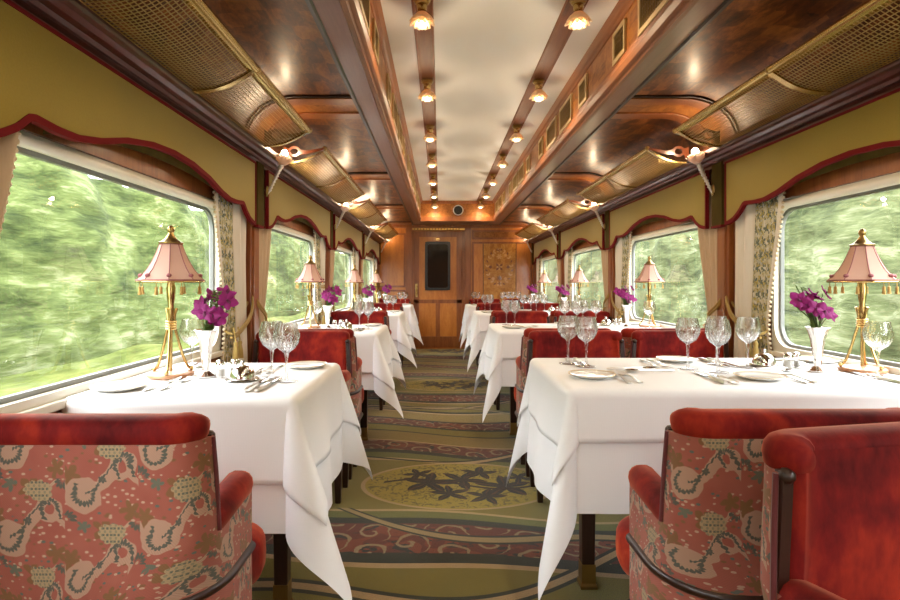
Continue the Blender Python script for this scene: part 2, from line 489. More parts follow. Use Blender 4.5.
# glass
def crystal(name, tint=(1, 1, 1), ior=1.5):
    m = Mat(name); m.set(color=tint, rough=0, trans=1, ior=ior); return m.m
M['crystal'] = crystal('crystal_glass')
def thin_glass(name, tint, refl, refr):
    m = Mat(name); m.set(color=(1, 1, 1), rough=0, trans=1, ior=1.45)
    tr = m.N.new('ShaderNodeBsdfTransparent'); tr.inputs[0].default_value = (*tint, 1)
    gl = m.N.new('ShaderNodeBsdfGlossy'); gl.inputs['Roughness'].default_value = .03
    lw = m.N.new('ShaderNodeLayerWeight'); lw.inputs['Blend'].default_value = .5
    x = m.N.new('ShaderNodeMixShader'); m.L.new((E.m('POWER', E(lw.outputs['Facing']), 3.0) * .7 + refl).s, x.inputs[0])
    m.L.new(tr.outputs[0], x.inputs[1]); m.L.new(gl.outputs[0], x.inputs[2])
    y = m.N.new('ShaderNodeMixShader'); y.inputs[0].default_value = refr
    m.L.new(x.outputs[0], y.inputs[1]); m.L.new(m.b.outputs[0], y.inputs[2]); m.L.new(y.outputs[0], m.out.inputs[0]); return m.m
M['clear'] = thin_glass('clear_thin_glass', (.97, .97, .97), .06, 0)
M['cut'] = thin_glass('cut_bowl_glass', (.97, .97, .97), .07, .4)
m = Mat('window_pane')
tr = m.N.new('ShaderNodeBsdfTransparent'); tr.inputs[0].default_value = (.97, .98, .97, 1)
gl = m.N.new('ShaderNodeBsdfGlossy'); gl.inputs['Roughness'].default_value = .01
fr = m.N.new('ShaderNodeLayerWeight'); fr.inputs['Blend'].default_value = .5
mx_ = m.N.new('ShaderNodeMixShader')
m.L.new((E.m('POWER', E(fr.outputs['Facing']), 5.0) * .9 + .05).s, mx_.inputs[0]); m.L.new(tr.outputs[0], mx_.inputs[1]); m.L.new(gl.outputs[0], mx_.inputs[2]); m.L.new(mx_.outputs[0], m.out.inputs[0])
M['pane'] = m.m
def translucent(name, col, fac=.5, rough=.8):
    m = Mat(name); m.set(color=col, rough=rough)
    t = m.N.new('ShaderNodeBsdfTranslucent'); t.inputs[0].default_value = (*col, 1)
    x = m.N.new('ShaderNodeMixShader'); x.inputs[0].default_value = fac
    m.L.new(m.b.outputs[0], x.inputs[1]); m.L.new(t.outputs[0], x.inputs[2]); m.L.new(x.outputs[0], m.out.inputs[0]); return m.m
M['shade'] = translucent('pink_silk_shade', (.62, .39, .31), .35)
M['shade_trim'] = simple('mauve_braid', (.3, .1, .11), .8)
M['tassel'] = simple('gold_tassel', (.45, .27, .07), .7)
M['rope'] = simple('gold_rope', (.36, .24, .055), .75, sheen=.3)
M['petal_glass'] = translucent('frosted_petal_glass', (.86, .74, .58), .5, .35)
M['petal_glass_side'] = translucent('frosted_pink_glass', (.9, .8, .72), .5, .35)
M['bulb'] = Mat('lit_bulb').set(color=(1, .8, .5), emit=(1, .78, .5), emits=8).m
M['orchid'] = translucent('orchid_petal', (.31, .013, .18), .3, .6)
M['orchid_lip'] = simple('orchid_lip', (.12, .004, .06), .5)
M['stem_green'] = simple('stem_green', (.09, .15, .03), .5)
M['fern'] = translucent('fern_green', (.16, .25, .05), .35, .6)
M['china'] = Mat('white_china').set(color=(.82, .8, .75), rough=.12, coat=.5).m
M['inlay_dark'] = simple('inlay_walnut', (.2, .06, .012), .3, coat=.5)
M['inlay_light'] = simple('inlay_maple', (.62, .33, .1), .3, coat=.5)
M['gilt'] = Mat('gilt_panel').set(color=(.6, .36, .1), rough=.3, metal=.8).m
M['wainscot'] = simple('tan_leatherette', (.4, .24, .11), .5)

# foliage seen through the windows: colour drawn out along the track
def foliage(name, dark, mid, lite, pale):
    m = Mat(name)
    n1 = m.noise(m.pos((1, .4, 1)), 1.6, 4, .55, .4); n2 = m.noise(m.pos((1, .22, 1)), 8, 4, .6, .4); n3 = m.noise(m.pos((1, .06, 1)), 30, 2, .6)
    f = n1 * .5 + n2 * .36 + n3 * .2
    m.set(color=m.ramp(f, [(.36, dark), (.47, mid), (.57, lite), (.68, pale)]), rough=.9, spec=.1)
    m.bump(n2, .5, .08)
    return m.m
M['bush'] = foliage('hedgerow_leaves', (.008, .015, .004), (.030, .043, .011), (.066, .086, .026), (.15, .165, .09))
M['bush_pale'] = foliage('hedgerow_pale', (.009, .014, .006), (.035, .044, .018), (.072, .085, .037), (.15, .16, .10))
M['meadow'] = foliage('tall_grass', (.024, .033, .006), (.052, .067, .013), (.09, .107, .028), (.16, .17, .08))

# ------------------------------------------------------------------ the setting
def sx(s, u): return XC + s * u
SIDE = {-1: 'left', 1: 'right'}
def struct(o, label, cat):
    return tag(o, label, cat, None, 'structure')

# floor
b = MB(); b.box(sx(-1, 1.45), sx(1, 1.45), Y_BACK, Y_END + .1, -.06, 0)
struct(b.build('floor', M['carpet'], smooth=False), 'floor covered by green and rust patterned carpet', 'floor')

# rounded rectangle in (y, z)
def rrect(cy, cz, hy, hz, r, n=7):
    pts = []
    for (qx, qz, a0) in ((1, 1, 0), (-1, 1, 90), (-1, -1, 180), (1, -1, 270)):
        for i in range(n):
            a = radians(a0 + 90 * i / (n - 1))
            pts.append((cy + qx * (hy - r) + r * cos(a), cz + qz * (hz - r) + r * sin(a)))
    return pts

WY, WZ0, WZ1 = .69, .795, 1.395     # half length of the visible pane, bottom, top
wn = 0; tn = 0
for s in (-1, 1):
    # side wall, with real openings
    b = MB()
    b.box(sx(s, U_WALL), sx(s, U_WALL + .035), Y_BACK, Y_END, 0, .745)
    b.box(sx(s, U_WALL), sx(s, U_WALL + .035), Y_BACK, Y_END, 1.45, 1.84)
    edges = [Y_BACK]
    for k in range(-2, NB):
        c = C0 + BAY * k - .15
        edges += [c - .735, c + .735]
    edges.append(Y_END)
    for i in range(0, len(edges), 2):
        if edges[i + 1] > edges[i]: b.box(sx(s, U_WALL), sx(s, U_WALL + .035), edges[i], edges[i + 1], .745, 1.45)
    w = b.build('wall_' + SIDE[s], M['wood_z'], smooth=False)
    struct(w, f'polished wooden side wall with the windows {"behind the two-seat tables" if s < 0 else "behind the four-seat tables"}', 'wall')
    b = MB(); b.box(sx(s, U_WALL - .004), sx(s, U_WALL), Y_BACK, Y_END, .1, .72); b.build('wainscot_panel', M['wainscot'], w, smooth=False)
    b = MB(); b.box(sx(s, U_WALL - .012), sx(s, U_WALL), Y_BACK, Y_END, 0, .1)
    struct(b.build('baseboard_' + SIDE[s], M['wood_dark'], smooth=False), f'dark baseboard along the wall {"behind the two-seat tables" if s < 0 else "behind the four-seat tables"}', 'baseboard')
    # windows
    for k in range(-2, NB):
        c = C0 + BAY * k - .15
        wn += 1
        root = empty(f'window_{wn}', (sx(s, U_GLASS), c, .745))
        struct(root, f'{["rearmost", "rear"][k + 2] if k < 0 else ORD[k]} wide train window beside the {"two-seat" if s < 0 else "four-seat"} tables', 'window')
        cz, hz = (WZ0 + WZ1) / 2, (WZ1 - WZ0) / 2
        inner = rrect(0, cz - .745, WY, hz, .085); outer = rrect(0, cz - .745, .735, .3525, .03)
        mid = rrect(0, cz - .745, WY + .014, hz + .014, .095)
        n = len(inner)
        b = MB()
        x0, x1, x2 = -s * .028, -s * .034, s * .012
        outer = [(y, max(0.0, min(.705, z))) for y, z in outer]
        rings = [[(x2, y, z) for y, z in outer], [(-s * .022, y, z) for y, z in outer], [(x1, y * .985, .3525 + (z - .3525) * .97) for y, z in outer], [(x1, y, z) for y, z in mid], [(0, y, z) for y, z in mid], [(x2, y, z) for y, z in mid]]
        b.sweep(rings, caps=False); b.build('window_frame', M['cream_paint'], root, angle=30)
        b = MB()
        b.sweep([[(-s * .012, y, z) for y, z in mid], [(-s * .012, y, z) for y, z in inner], [(.004 * s, y, z) for y, z in inner], [(.004 * s, y, z) for y, z in mid]], caps=False)
        b.build('gasket', M['rubber'], root, angle=30)
        b = MB(); b.add([(0, y, z) for y, z in mid], [tuple(range(n))]); b.build('pane', M['pane'], root, smooth=False)
        b = MB(); b.tube([(-s * .028, -.71, .677), (-s * .028, .71, .677)], .018, 12); b.build('blind_box', M['cream_paint'], root)
        b = MB(); b.box(-s * .05, -s * .026, -.735, .735, -.012, .012); b.build('window_sill', M['cream_paint'], root, bevel=.004)
    # pilasters between the windows, with a strip of valance cloth, its recess shade put into the colour
    for j in range(0, 5):
        y = PIL[j]
        tn += 1
        if j == 4: y = Y_END - .06
        b = MB(); b.box(sx(s, 1.262), sx(s, U_WALL), y - .06, y + .06, 0, 1.72); b.box(sx(s, 1.25), sx(s, U_WALL), y - .038, y + .038, .02, 1.72)
        t = b.build(f'trim_{tn}', M['wood_z'], smooth=False, bevel=.003)
        struct(t, f'{(["rear"] + ORD)[j]} wooden pilaster along the {"two-seat" if s < 0 else "four-seat"} tables', 'trim')
        b = MB(); b.box(sx(s, 1.228), sx(s, 1.25), y - .052, y + .052, 1.375, 1.715); b.build('shaded_strip', M['olive'], t, smooth=False)
        b = MB(); b.box(sx(s, 1.224), sx(s, 1.25), y - .053, y + .053, 1.368, 1.380); b.build('strip_edging', M['red_tape'], t, smooth=False)
    # cornice above the valances
    prof = [(1.30, 1.70), (1.236, 1.70), (1.236, 1.714), (1.226, 1.722), (1.214, 1.722), (1.206, 1.732), (1.184, 1.734), (1.170, 1.744), (1.152, 1.746), (1.148, 1.754), (1.148, 1.772), (1.165, 1.79), (1.2, 1.805), (1.30, 1.82)]
    tn += 1
    b = MB(); b.sweep_y([(sx(s, u), z) for u, z in prof], Y_BACK, Y_END)
    struct(b.build(f'trim_{tn}', M['wood_cornice'], angle=25), f'dark moulded cornice under the luggage racks of the {"two-seat" if s < 0 else "four-seat"} tables', 'cornice')
    # coved burl ceiling
    def cove(u0=.69, n=18, dz=0):
        pts = [(u0, Z_SOF + .012 + dz), (1.0, Z_SOF + .012 + dz)]
        for i in range(1, n):
            a = pi / 2 * i / (n - 1)
            pts.append((1.0 + .265 * sin(a), 1.80 + (Z_SOF + .012 - 1.80) * cos(a) + dz * cos(a)))
        return pts
    cv = cove()
    b = MB(); b.sweep_y([(sx(s, u), z) for u, z in cv] + [(sx(s, 1.34), 1.80), (sx(s, 1.34), Z_SOF + .08), (sx(s, .69), Z_SOF + .08)], Y_BACK, Y_END)
    struct(b.build('ceiling_' + SIDE[s], M['burl'], angle=25), f'coved ceiling of dark burl veneer above the {"two-seat" if s < 0 else "four-seat"} tables', 'ceiling')
    # ribs
    for j in range(0, 5):
        y = PIL[j] + .02
        if j == 4: y = Y_END - .2
        tn += 1
        def strip(y0, y1, drop, thick=.02):
            bb = MB(); up = []; lo = []
            for i, (u, z) in enumerate(cv):
                if i < 2: nx, nz = 0, -1
                else:
                    a = pi / 2 * (i - 1) / 17
                    nx, nz = -sin(a), -cos(a)
                up.append((sx(s, u), z)); lo.append((sx(s, u + nx * drop), z + nz * drop))
            lo2 = lo[::-1]
            bb.sweep_y(up + lo2, y0, y1); return bb
        root = strip(y - .17, y - .075, .016).build(f'trim_{tn}', M['wood_z'], angle=25, bevel=.002)
        struct(root, f'{(["rear"] + ORD)[j]} curved ceiling rib over the {"two-seat" if s < 0 else "four-seat"} tables', 'trim')
        strip(y + .075, y + .17, .016).build('rib_band', M['wood_z'], root, angle=25, bevel=.002)
        strip(y - .08, y + .08, .006).build('rib_inlay', M['burl_light'], root, angle=25)
        for yy in (y - .178, y + .178): strip(yy - .008, yy + .008, .009).build('rib_edge', M['wood_dark'], root, angle=25)
    # soffit plank and mouldings round the clerestory opening
    tn += 1
    b = MB(); b.sweep_y([(sx(s, .565), Z_SOF + .01), (sx(s, .575), Z_SOF), (sx(s, .70), Z_SOF), (sx(s, .705), Z_SOF + .006), (sx(s, .705), Z_SOF + .05), (sx(s, .565), Z_SOF + .05)], Y_BACK, Y_END)
    pl = struct(b.build(f'trim_{tn}', M['wood_plank'], angle=25), f'broad polished plank edging the raised ceiling over the {"two-seat" if s < 0 else "four-seat"} tables', 'trim')
    prof = [(.60, Z_SOF - .004), (.592, Z_SOF - .012), (.574, Z_SOF - .014), (.568, Z_SOF - .006), (.560, Z_SOF - .002), (.552, Z_SOF + .006), (.545, Z_SOF + .03), (.55, Z_SOF + .05), (.556, Z_SOF + .06), (.556, Z_SOF + .075), (.60, Z_SOF + .075)]
    b = MB(); b.sweep_y([(sx(s, u), z) for u, z in prof], Y_BACK, Y_FASC); b.build('lower_moulding', M['wood_rail'], pl, angle=20)
    b = MB(); b.sweep_y([(sx(s, .69), Z_SOF - .002), (sx(s, .697), Z_SOF - .009), (sx(s, .71), Z_SOF - .009), (sx(s, .717), Z_SOF + .012), (sx(s, .69), Z_SOF + .012)], Y_BACK, Y_END); b.build('edge_bead', M['wood_dark'], pl, angle=20)
    # clerestory side face
    b = MB(); b.box(sx(s, .562), sx(s, .60), Y_BACK, Y_FASC, Z_SOF, Z_CLR + .02)
    f = struct(b.build('wall_clerestory_' + SIDE[s], M['burl_light'], smooth=False), f'low upright face of the raised ceiling holding vents over the {"two-seat" if s < 0 else "four-seat"} tables', 'wall')
    prof = [(.565, Z_CLR - .055), (.556, Z_CLR - .052), (.552, Z_CLR - .036), (.54, Z_CLR - .03), (.532, Z_CLR - .012), (.525, Z_CLR), (.565, Z_CLR)]
    b = MB(); b.sweep_y([(sx(s, u), z) for u, z in prof], Y_BACK, Y_FASC); b.build('upper_moulding', M['wood_rail'], f, angle=20)

# white raised ceiling with two wooden lamp rails
b = MB(); b.box(sx(-1, .60), sx(1, .60), Y_BACK, Y_FASC, Z_CLR, Z_CLR + .04)
struct(b.build('ceiling', M['white_ceiling'], smooth=False), 'raised white ceiling between the two rows of lamps', 'ceiling')
for s in (-1, 1):
    tn += 1
    b = MB(); b.sweep_y([(sx(s, .292), Z_CLR), (sx(s, .296), Z_CLR - .013), (sx(s, .306), Z_CLR - .013), (sx(s, .309), Z_CLR - .007), (sx(s, .373), Z_CLR - .007), (sx(s, .376), Z_CLR - .013), (sx(s, .386), Z_CLR - .013), (sx(s, .390), Z_CLR)], Y_BACK, Y_FASC)
    struct(b.build(f'trim_{tn}', M['wood_rail'], angle=20), f'wooden lamp rail on the white ceiling, {"two-seat" if s < 0 else "four-seat"} table side', 'trim')
# fascia closing the raised ceiling, soffit before the end wall
b = MB(); b.box(sx(-1, .60), sx(1, .60), Y_FASC, Y_FASC + .05, Z_SOF, Z_CLR + .04)
fa = struct(b.build('wall_fascia', M['burl_light'], smooth=False), 'upright burl fascia closing the end of the white ceiling', 'wall')
b = MB(); b.box(sx(-1, .556), sx(1, .556), Y_FASC - .022, Y_FASC, Z_SOF - .012, Z_SOF + .055); b.box(sx(-1, .556), sx(1, .556), Y_FASC - .03, Y_FASC, Z_SOF - .014, Z_SOF + .02); b.build('fascia_lower_rail', M['wood_z'], fa, smooth=False, bevel=.003)
b = MB(); b.box(sx(-1, .54), sx(1, .54), Y_FASC - .02, Y_FASC, Z_CLR - .045, Z_CLR); b.build('fascia_upper_rail', M['wood_z'], fa, smooth=False, bevel=.003)
b = MB(); b.box(sx(-1, .566), sx(1, .566), Y_FASC + .05, Y_END, Z_SOF, Z_SOF + .05)
struct(b.build('ceiling_lobby', M['wood_plank'], smooth=False), 'low flat wooden ceiling just before the end wall', 'ceiling')

b = MB(); b.box(sx(-1, 1.36), sx(1, 1.36), Y_BACK - .08, Y_BACK, 0, 2.4)
struct(b.build('wall_rear', M['wood_z'], smooth=False), 'plain wooden wall closing the carriage behind the viewer', 'wall')
# end wall with door
DX0, DX1, DZ = -.43, .36, 1.92
b = MB()
b.box(sx(-1, 1.36), DX0 - .045, Y_END, Y_END + .08, 0, 2.1); b.box(DX1 + .045, sx(1, 1.36), Y_END, Y_END + .08, 0, 2.1); b.box(DX0 - .045, DX1 + .045, Y_END, Y_END + .08, DZ + .03, 2.1)
ew = struct(b.build('wall_end', M['wood_panel'], smooth=False), 'panelled wooden end wall around the door', 'wall')
def frame_panel(x0, x1, z0, z1, w=.03, d=.014, mat='wood_z', inset=None):
    bb = MB(); y0, y1 = Y_END - d, Y_END
    bb.box(x0, x1, y0, y1, z0, z0 + w); bb.box(x0, x1, y0, y1, z1 - w, z1); bb.box(x0, x0 + w, y0, y1, z0 + w, z1 - w); bb.box(x1 - w, x1, y0, y1, z0 + w, z1 - w)
    bb.build('panel_moulding', M[mat], ew, smooth=False, bevel=.004)
    if inset:
        bb = MB(); bb.box(x0 + w, x1 - w, Y_END - .006, Y_END, z0 + w, z1 - w); bb.build('veneer_panel', M[inset], ew, smooth=False)
frame_panel(-1.01, -.56, 1.0, 1.88, inset='wood_panel'); frame_panel(-1.01, -.56, .12, .96, inset='wood_panel')
frame_panel(.52, 1.5, 1.78, 1.93, inset='burl_light'); frame_panel(.52, 1.5, .62, 1.74); frame_panel(.52, 1.5, .1, .58, inset='wood_panel')
frame_panel(.70, 1.24, .7, 1.73, w=.008, d=.009, mat='wood_dark', inset='burl_gold')
for x in (DX0 - .075, DX1 + .095):
    bb = MB(); bb.box(x - .05, x + .05, Y_END - .03, Y_END, 0, Z_SOF); bb.build('end_pilaster', M['wood_z'], ew, smooth=False, bevel=.005)
bb = MB(); bb.box(sx(-1, 1.28), sx(1, 1.28), Y_END - .035, Y_END, 1.965, Z_SOF + .02); bb.build('top_rail', M['wood_z'], ew, smooth=False, bevel=.005)
bb = MB(); bb.box(DX0 - .02, DX1 + .04, Y_END - .034, Y_END - .03, 1.928, 1.962); bb.build('gilt_strip', M['gilt'], ew, smooth=False)
bb = MB()
for i in range(16):
    x = DX0 + .02 + i * .048
    bb.ball((x, Y_END - .036, 1.945), .012, 8, (1.2 if i % 2 else .7, .3, .8))
bb.build('strip_ornament', M['wood_dark'], ew)
# marquetry spray on the right-hand panel
def leaf_flat(bb, x, z, L, W, ang, y):
    pts = []
    for i in range(9):
        t = i / 8; w = W * sin(pi * t) ** .8
        pts.append((t * L, w))
    pts = pts + [(p[0], -p[1]) for p in pts[-2:0:-1]]
    ca, sa = cos(ang), sin(ang)
    ring = [(x + p[0] * ca - p[1] * sa, z + p[0] * sa + p[1] * ca) for p in pts]
    n = len(ring)
    bb.add([(a_, y, c_) for a_, c_ in ring] + [(a_, y - .0025, c_) for a_, c_ in ring], [tuple(range(n)), tuple(range(2 * n - 1, n - 1, -1))] + [(i, (i + 1) % n, n + (i + 1) % n, n + i) for i in range(n)])
d1 = MB(); d2 = MB(); yy = Y_END - .0062; PX, PZ = .965, 1.33
for sgn in (-1, 1):
    for i in range(13):
        t = i / 12; ang = -pi * .5 + pi * t
        px = PX + sgn * (.19 * cos(ang)); pz = PZ + .27 * sin(ang)
        leaf_flat(d1 if i % 2 else d2, px, pz, .055, .013, (ang + .8 if sgn > 0 else pi - ang - .8), yy)
        if i % 2 == 0: leaf_flat(d2, px, pz, .05, .011, (ang + 2.3 if sgn > 0 else pi - ang - 2.3), yy)
        if i % 3 == 0:
            for q in range(5): leaf_flat(d2 if i % 2 else d1, px * .75 + PX * .25, pz, .03, .010, q * 2 * pi / 5 + i, yy)
for q in range(8): leaf_flat(d1 if q % 2 else d2, PX, PZ, .075 if q % 2 else .05, .016, q * pi / 4, yy)
for q in range(6): leaf_flat(d2, PX, PZ + .17, .05, .012, q * pi / 3, yy); leaf_flat(d1, PX, PZ - .18, .05, .012, q * pi / 3 + .5, yy)
d1.build('inlay_spray', M['inlay_dark'], ew, smooth=False); d2.build('inlay_blossom', M['inlay_light'], ew, smooth=False)

dr = empty('door_1', (DX0, Y_END, 0)); struct(dr, 'wooden end door with a dark narrow window', 'door')
W_ = DX1 - DX0
b = MB(); b.box(-.045, 0, -.02, .08, 0, DZ + .03); b.box(W_, W_ + .045, -.02, .08, 0, DZ + .03); b.box(0, W_, -.02, .08, DZ, DZ + .03); b.build('door_frame', M['wood_z'], dr, smooth=False, bevel=.004)
b = MB()
wx0, wx1, wz0, wz1 = .19, .595, .955, 1.74
b.box(0, wx0, .01, .05, 0, DZ); b.box(wx1, W_, .01, .05, 0, DZ); b.box(wx0, wx1, .01, .05, 0, wz0); b.box(wx0, wx1, .01, .05, wz1, DZ)
b.build('door_leaf', M['wood_panel'], dr, smooth=False)
b = MB(); b.box(.005, W_ - .005, .002, .012, .74, .80); b.box(.005, .09, .002, .012, .02, DZ - .01); b.box(W_ - .09, W_ - .005, .002, .012, .02, DZ - .01); b.box(.09, W_ - .09, .002, .012, .02, .2); b.box(.09, W_ - .09, .002, .012, 1.82, DZ - .01); b.box(.36, .43, .002, .012, .2, .74)
b.build('door_stiles', M['wood_z'], dr, smooth=False, bevel=.003)
def rr_xz(cx, cz, hx, hz, r): return [(a_, c_) for a_, c_ in rrect(cx, cz, hx, hz, r)]
ccx, ccz = (wx0 + wx1) / 2, (wz0 + wz1) / 2
hx, hz = (wx1 - wx0) / 2, (wz1 - wz0) / 2
b = MB(); b.sweep([[(x, .02, z) for x, z in rr_xz(ccx, ccz, hx + .005, hz + .005, .05)], [(x, -.008, z) for x, z in rr_xz(ccx, ccz, hx + .005, hz + .005, .05)], [(x, -.008, z) for x, z in rr_xz(ccx, ccz, hx - .035, hz - .035, .04)], [(x, .02, z) for x, z in rr_xz(ccx, ccz, hx - .035, hz - .035, .04)]], caps=False)
b.build('window_rim', M['black'], dr, angle=30)
b = MB(); b.box(wx0, wx1, .02, .028, wz0, wz1); b.build('window_glass', M['black_glass'], dr, smooth=False)
b = MB(); b.box(.03, .065, -.004, .004, .84, 1.06); b.tube([(.048, -.006, .88), (.048, -.04, .885), (.048, -.045, .95), (.048, -.04, 1.015), (.048, -.006, 1.02)], .009, 8)
b.build('door_handle', M['brass'], dr, angle=40)
b = MB(); b.box(ccx - .03, ccx + .03, -.006, .0, 1.765, 1.80); b.build('door_plate', M['brass'], dr, smooth=False)

# round vent on the fascia
rv = empty('round_vent', (.265 + .01, Y_FASC - .002, 2.17), label='round dark vent set in the wooden fascia above the end door', cat='vent')
RX = Matrix.Rotation(pi / 2, 4, 'X')
b = MB(); b.lathe([(.075, 0), (.08, .012), (.07, .018), (.064, .01), (.064, 0)], 32, M=RX); b.build('vent_rim', M['silver_sat'], rv)
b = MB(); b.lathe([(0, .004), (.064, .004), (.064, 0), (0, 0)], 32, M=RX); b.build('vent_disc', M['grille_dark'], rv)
b = MB()
for r in (.018, .034, .05): b.tube([(r * cos(t), -.008, r * sin(t)) for t in lin(0, 2 * pi, 25)[:-1]], .003, 6, closed=True)
b.build('vent_grille', M['iron'], rv)

# ------------------------------------------------------------------ vent grilles in the clerestory
def make_vent(w, h, d=.012):
    root = empty('vent_grille')
    bb = MB(); t = .02
    bb.box(0, d, -w / 2, w / 2, -h / 2, -h / 2 + t); bb.box(0, d, -w / 2, w / 2, h / 2 - t, h / 2); bb.box(0, d, -w / 2, -w / 2 + t, -h / 2 + t, h / 2 - t); bb.box(0, d, w / 2 - t, w / 2, -h / 2 + t, h / 2 - t)
    bb.build('vent_frame', M['grille_frame'], root, smooth=False, bevel=.002)
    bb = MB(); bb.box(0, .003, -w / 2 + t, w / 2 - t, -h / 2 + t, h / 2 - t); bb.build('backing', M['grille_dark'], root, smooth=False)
    bb = MB(); n = int((w - 2 * t) / .016)
    for i in range(n):
        y = -w / 2 + t + (i + .5) * (w - 2 * t) / n
        bb.box(.004, .008, y - .002, y + .002, -h / 2 + t, h / 2 - t)
    for i in range(4):
        z = -h / 2 + t + (i + .5) * (h - 2 * t) / 4
        bb.box(.003, .006, -w / 2 + t, w / 2 - t, z - .002, z + .002)
    bb.build('grille', M['brass_dark'], root, smooth=False)
    return root
big, small = Proto(make_vent(.34, .17)), Proto(make_vent(.17, .15))
for s in (-1, 1):
    cnt = {'b': 0, 's': 0}
    for k in range(4):
        for off, kind in ((.06, 'b'), (.48, 's'), (1.12, 's'), (1.55, 'b')):
            y = 2.03 + BAY * k + off
            if y > Y_FASC - .2: continue
            n = cnt[kind]; cnt[kind] += 1
            nth = ['first', 'second', 'third', 'fourth', 'fifth', 'sixth', 'seventh', 'eighth'][n]
            (big if kind == 'b' else small).place((sx(s, .5615), y, 2.165), 0 if s < 0 else pi,
                f'{nth} {"long" if kind == "b" else "short"} gilt vent grille from the camera, above the {"two-seat" if s < 0 else "four-seat"} tables', 'vent', 'vent grilles in the raised ceiling')

# ------------------------------------------------------------------ ceiling lamps
def flower(bb, R, H, n=64, petals=8, layers=3, z0=0, M_=None):
    """ruffled glass cup opening towards +z"""
    for L in range(layers):
        rot = L * pi / petals; sc = 1 - .2 * L
        prof = [(R * .28 * sc, 0), (R * .45 * sc, H * .18), (R * .7 * sc, H * .42), (R * .88 * sc, H * .68), (R * 1.0 * sc, H * (.9 + .12 * L))]
        def rf(r, z, a):
            k = (z / H) ** 1.5
            w = abs(sin((a + rot) * petals / 2))
            return r * (1 - .22 * k + .3 * k * w), z0 + z - H * .26 * k * (1 - w)
        bb.lathe(prof, n, rf, M=M_)
def make_ceiling_light():
    root = empty('ceiling_light')
    DN = Matrix.Rotation(pi, 4, 'X')
    b = MB(); b.lathe([(0, 0), (.036, 0), (.038, -.006), (.030, -.010), (.032, -.016), (.026, -.022), (.0, -.022)], 24); b.build('base', M['brass_dark'], root)
    b = MB(); b.lathe([(.0, -.02), (.020, -.02), (.024, -.034), (.019, -.052), (.024, -.06), (0, -.06)], 20); b.build('socket', M['brass'], root)
    b = MB(); flower(b, .056, .058, M_=Matrix.Translation((0, 0, -.054)) @ DN); b.build('glass_shade', M['petal_glass'], root, solid=.002, angle=60)
    b = MB(); b.ball((0, 0, -.096), .026, 14, (1, 1, 1.1)); b.build('bulb', M['bulb'], root)
    return root
cl = Proto(make_ceiling_light())
lamp_pts = []
for s in (-1, 1):
    for k in range(-1, 7):
        y = 2.40 + .966 * k
        if y > Y_FASC - .1: continue
        if k < 0: continue
        nth = ['first', 'second', 'third', 'fourth', 'fifth', 'sixth', 'seventh'][k]
        cl.place((sx(s, .341), y, Z_CLR - .0075), 0, f'{nth} lit petal-glass ceiling lamp from the camera, rail on the {"two-seat" if s < 0 else "four-seat"} table side', 'ceiling lamp', 'petal glass ceiling lamps')
        lamp_pts.append((sx(s, .341), y, Z_CLR - .165))
def point(name, loc, watts, col=(1, .75, .48), r=.03):
    l = bpy.data.lights.new(name, 'POINT'); l.energy = watts; l.color = col; l.shadow_soft_size = r
    o = bpy.data.objects.new(name, l); COL.objects.link(o); o.location = loc; return o
CEIL_W, SCON_W = 2.1, .7
def down(name, loc, watts):
    # the petal cup throws most of the light downwards
    l = bpy.data.lights.new(name, 'SPOT'); l.energy = watts; l.color = (1, .76, .5); l.shadow_soft_size = .03; l.spot_size = radians(168); l.spot_blend = .35
    o = bpy.data.objects.new(name, l); COL.objects.link(o); o.location = loc
for i, p in enumerate(lamp_pts): down('lamp_and_fill_glow', p, CEIL_W); point('lamp_spill', p, CEIL_W * .32)
for s in (-1, 1):
    for y in (1.43, .47, -.5, -1.46, -2.4): down('lamp_and_fill_glow', (sx(s, .341), y, Z_CLR - .165), CEIL_W * (1 if y > 0 else 1.3))  # unseen lamps without fixtures, added above and behind camera to brighten the foreground

# ------------------------------------------------------------------ sconces
def make_sconce():
    # local frame: +x points into the carriage, origin on the pilaster
    root = empty('wall_sconce')
    b = MB(); b.ball((.004, 0, .0), .017, 12, (.5, 1, 1.6)); b.build('backplate', M['brass_dark'], root)
    pts = [(.005, 0, -.02), (.018, 0, .0), (.04, 0, .05), (.064, 0, .10), (.085, 0, .145)]
    b = MB(); b.tube(pts, [.004, .006, .0075, .0095, .013], 12); b.build('arm', M['silver_sat'], root)
    b = MB()
    for st in range(2):
        hp = []
        for i in range(60):
            t = i / 59; x = .018 + .067 * t; z = .145 * t; r = .007 + .0055 * t; a = t * 9 * pi + st * pi
            hp.append((x + r * cos(a) * .9, r * sin(a), z - r * cos(a) * .4))
        b.tube(hp, .0025, 6)
    b.build('twist', M['cream_paint'], root)
    b = MB(); flower(b, .052, .05, M_=Matrix.Translation((.085, 0, .14)) @ Matrix.Rotation(radians(12), 4, 'Y')); b.build('glass_shade', M['petal_glass_side'], root, solid=.002, angle=60)
    b = MB(); b.ball((.099, 0, .203), .019, 14, (1, 1, 1.15)); b.build('bulb', M['bulb'], root)
    b = MB(); b.ball((.002, 0, -.026), .008, 10); b.build('finial', M['brass'], root)
    return root
sc_ = Proto(make_sconce())
for s in (-1, 1):
    for j in range(1, 5):
        y = PIL[j] + (.045 if s < 0 else .0)
        if j == 4:
            y = Y_END - .16
        sc_.place((sx(s, 1.212 if True else 0), y, 1.575), 0 if s < 0 else pi, f'lit flower-shaped wall sconce on the {ORD[j-1]} pilaster beside the {"two-seat" if s < 0 else "four-seat"} tables', 'wall lamp', 'flower sconces on the pilasters')
        point('sconce_glow', (sx(s, 1.10), y, 1.825), SCON_W, r=.02)

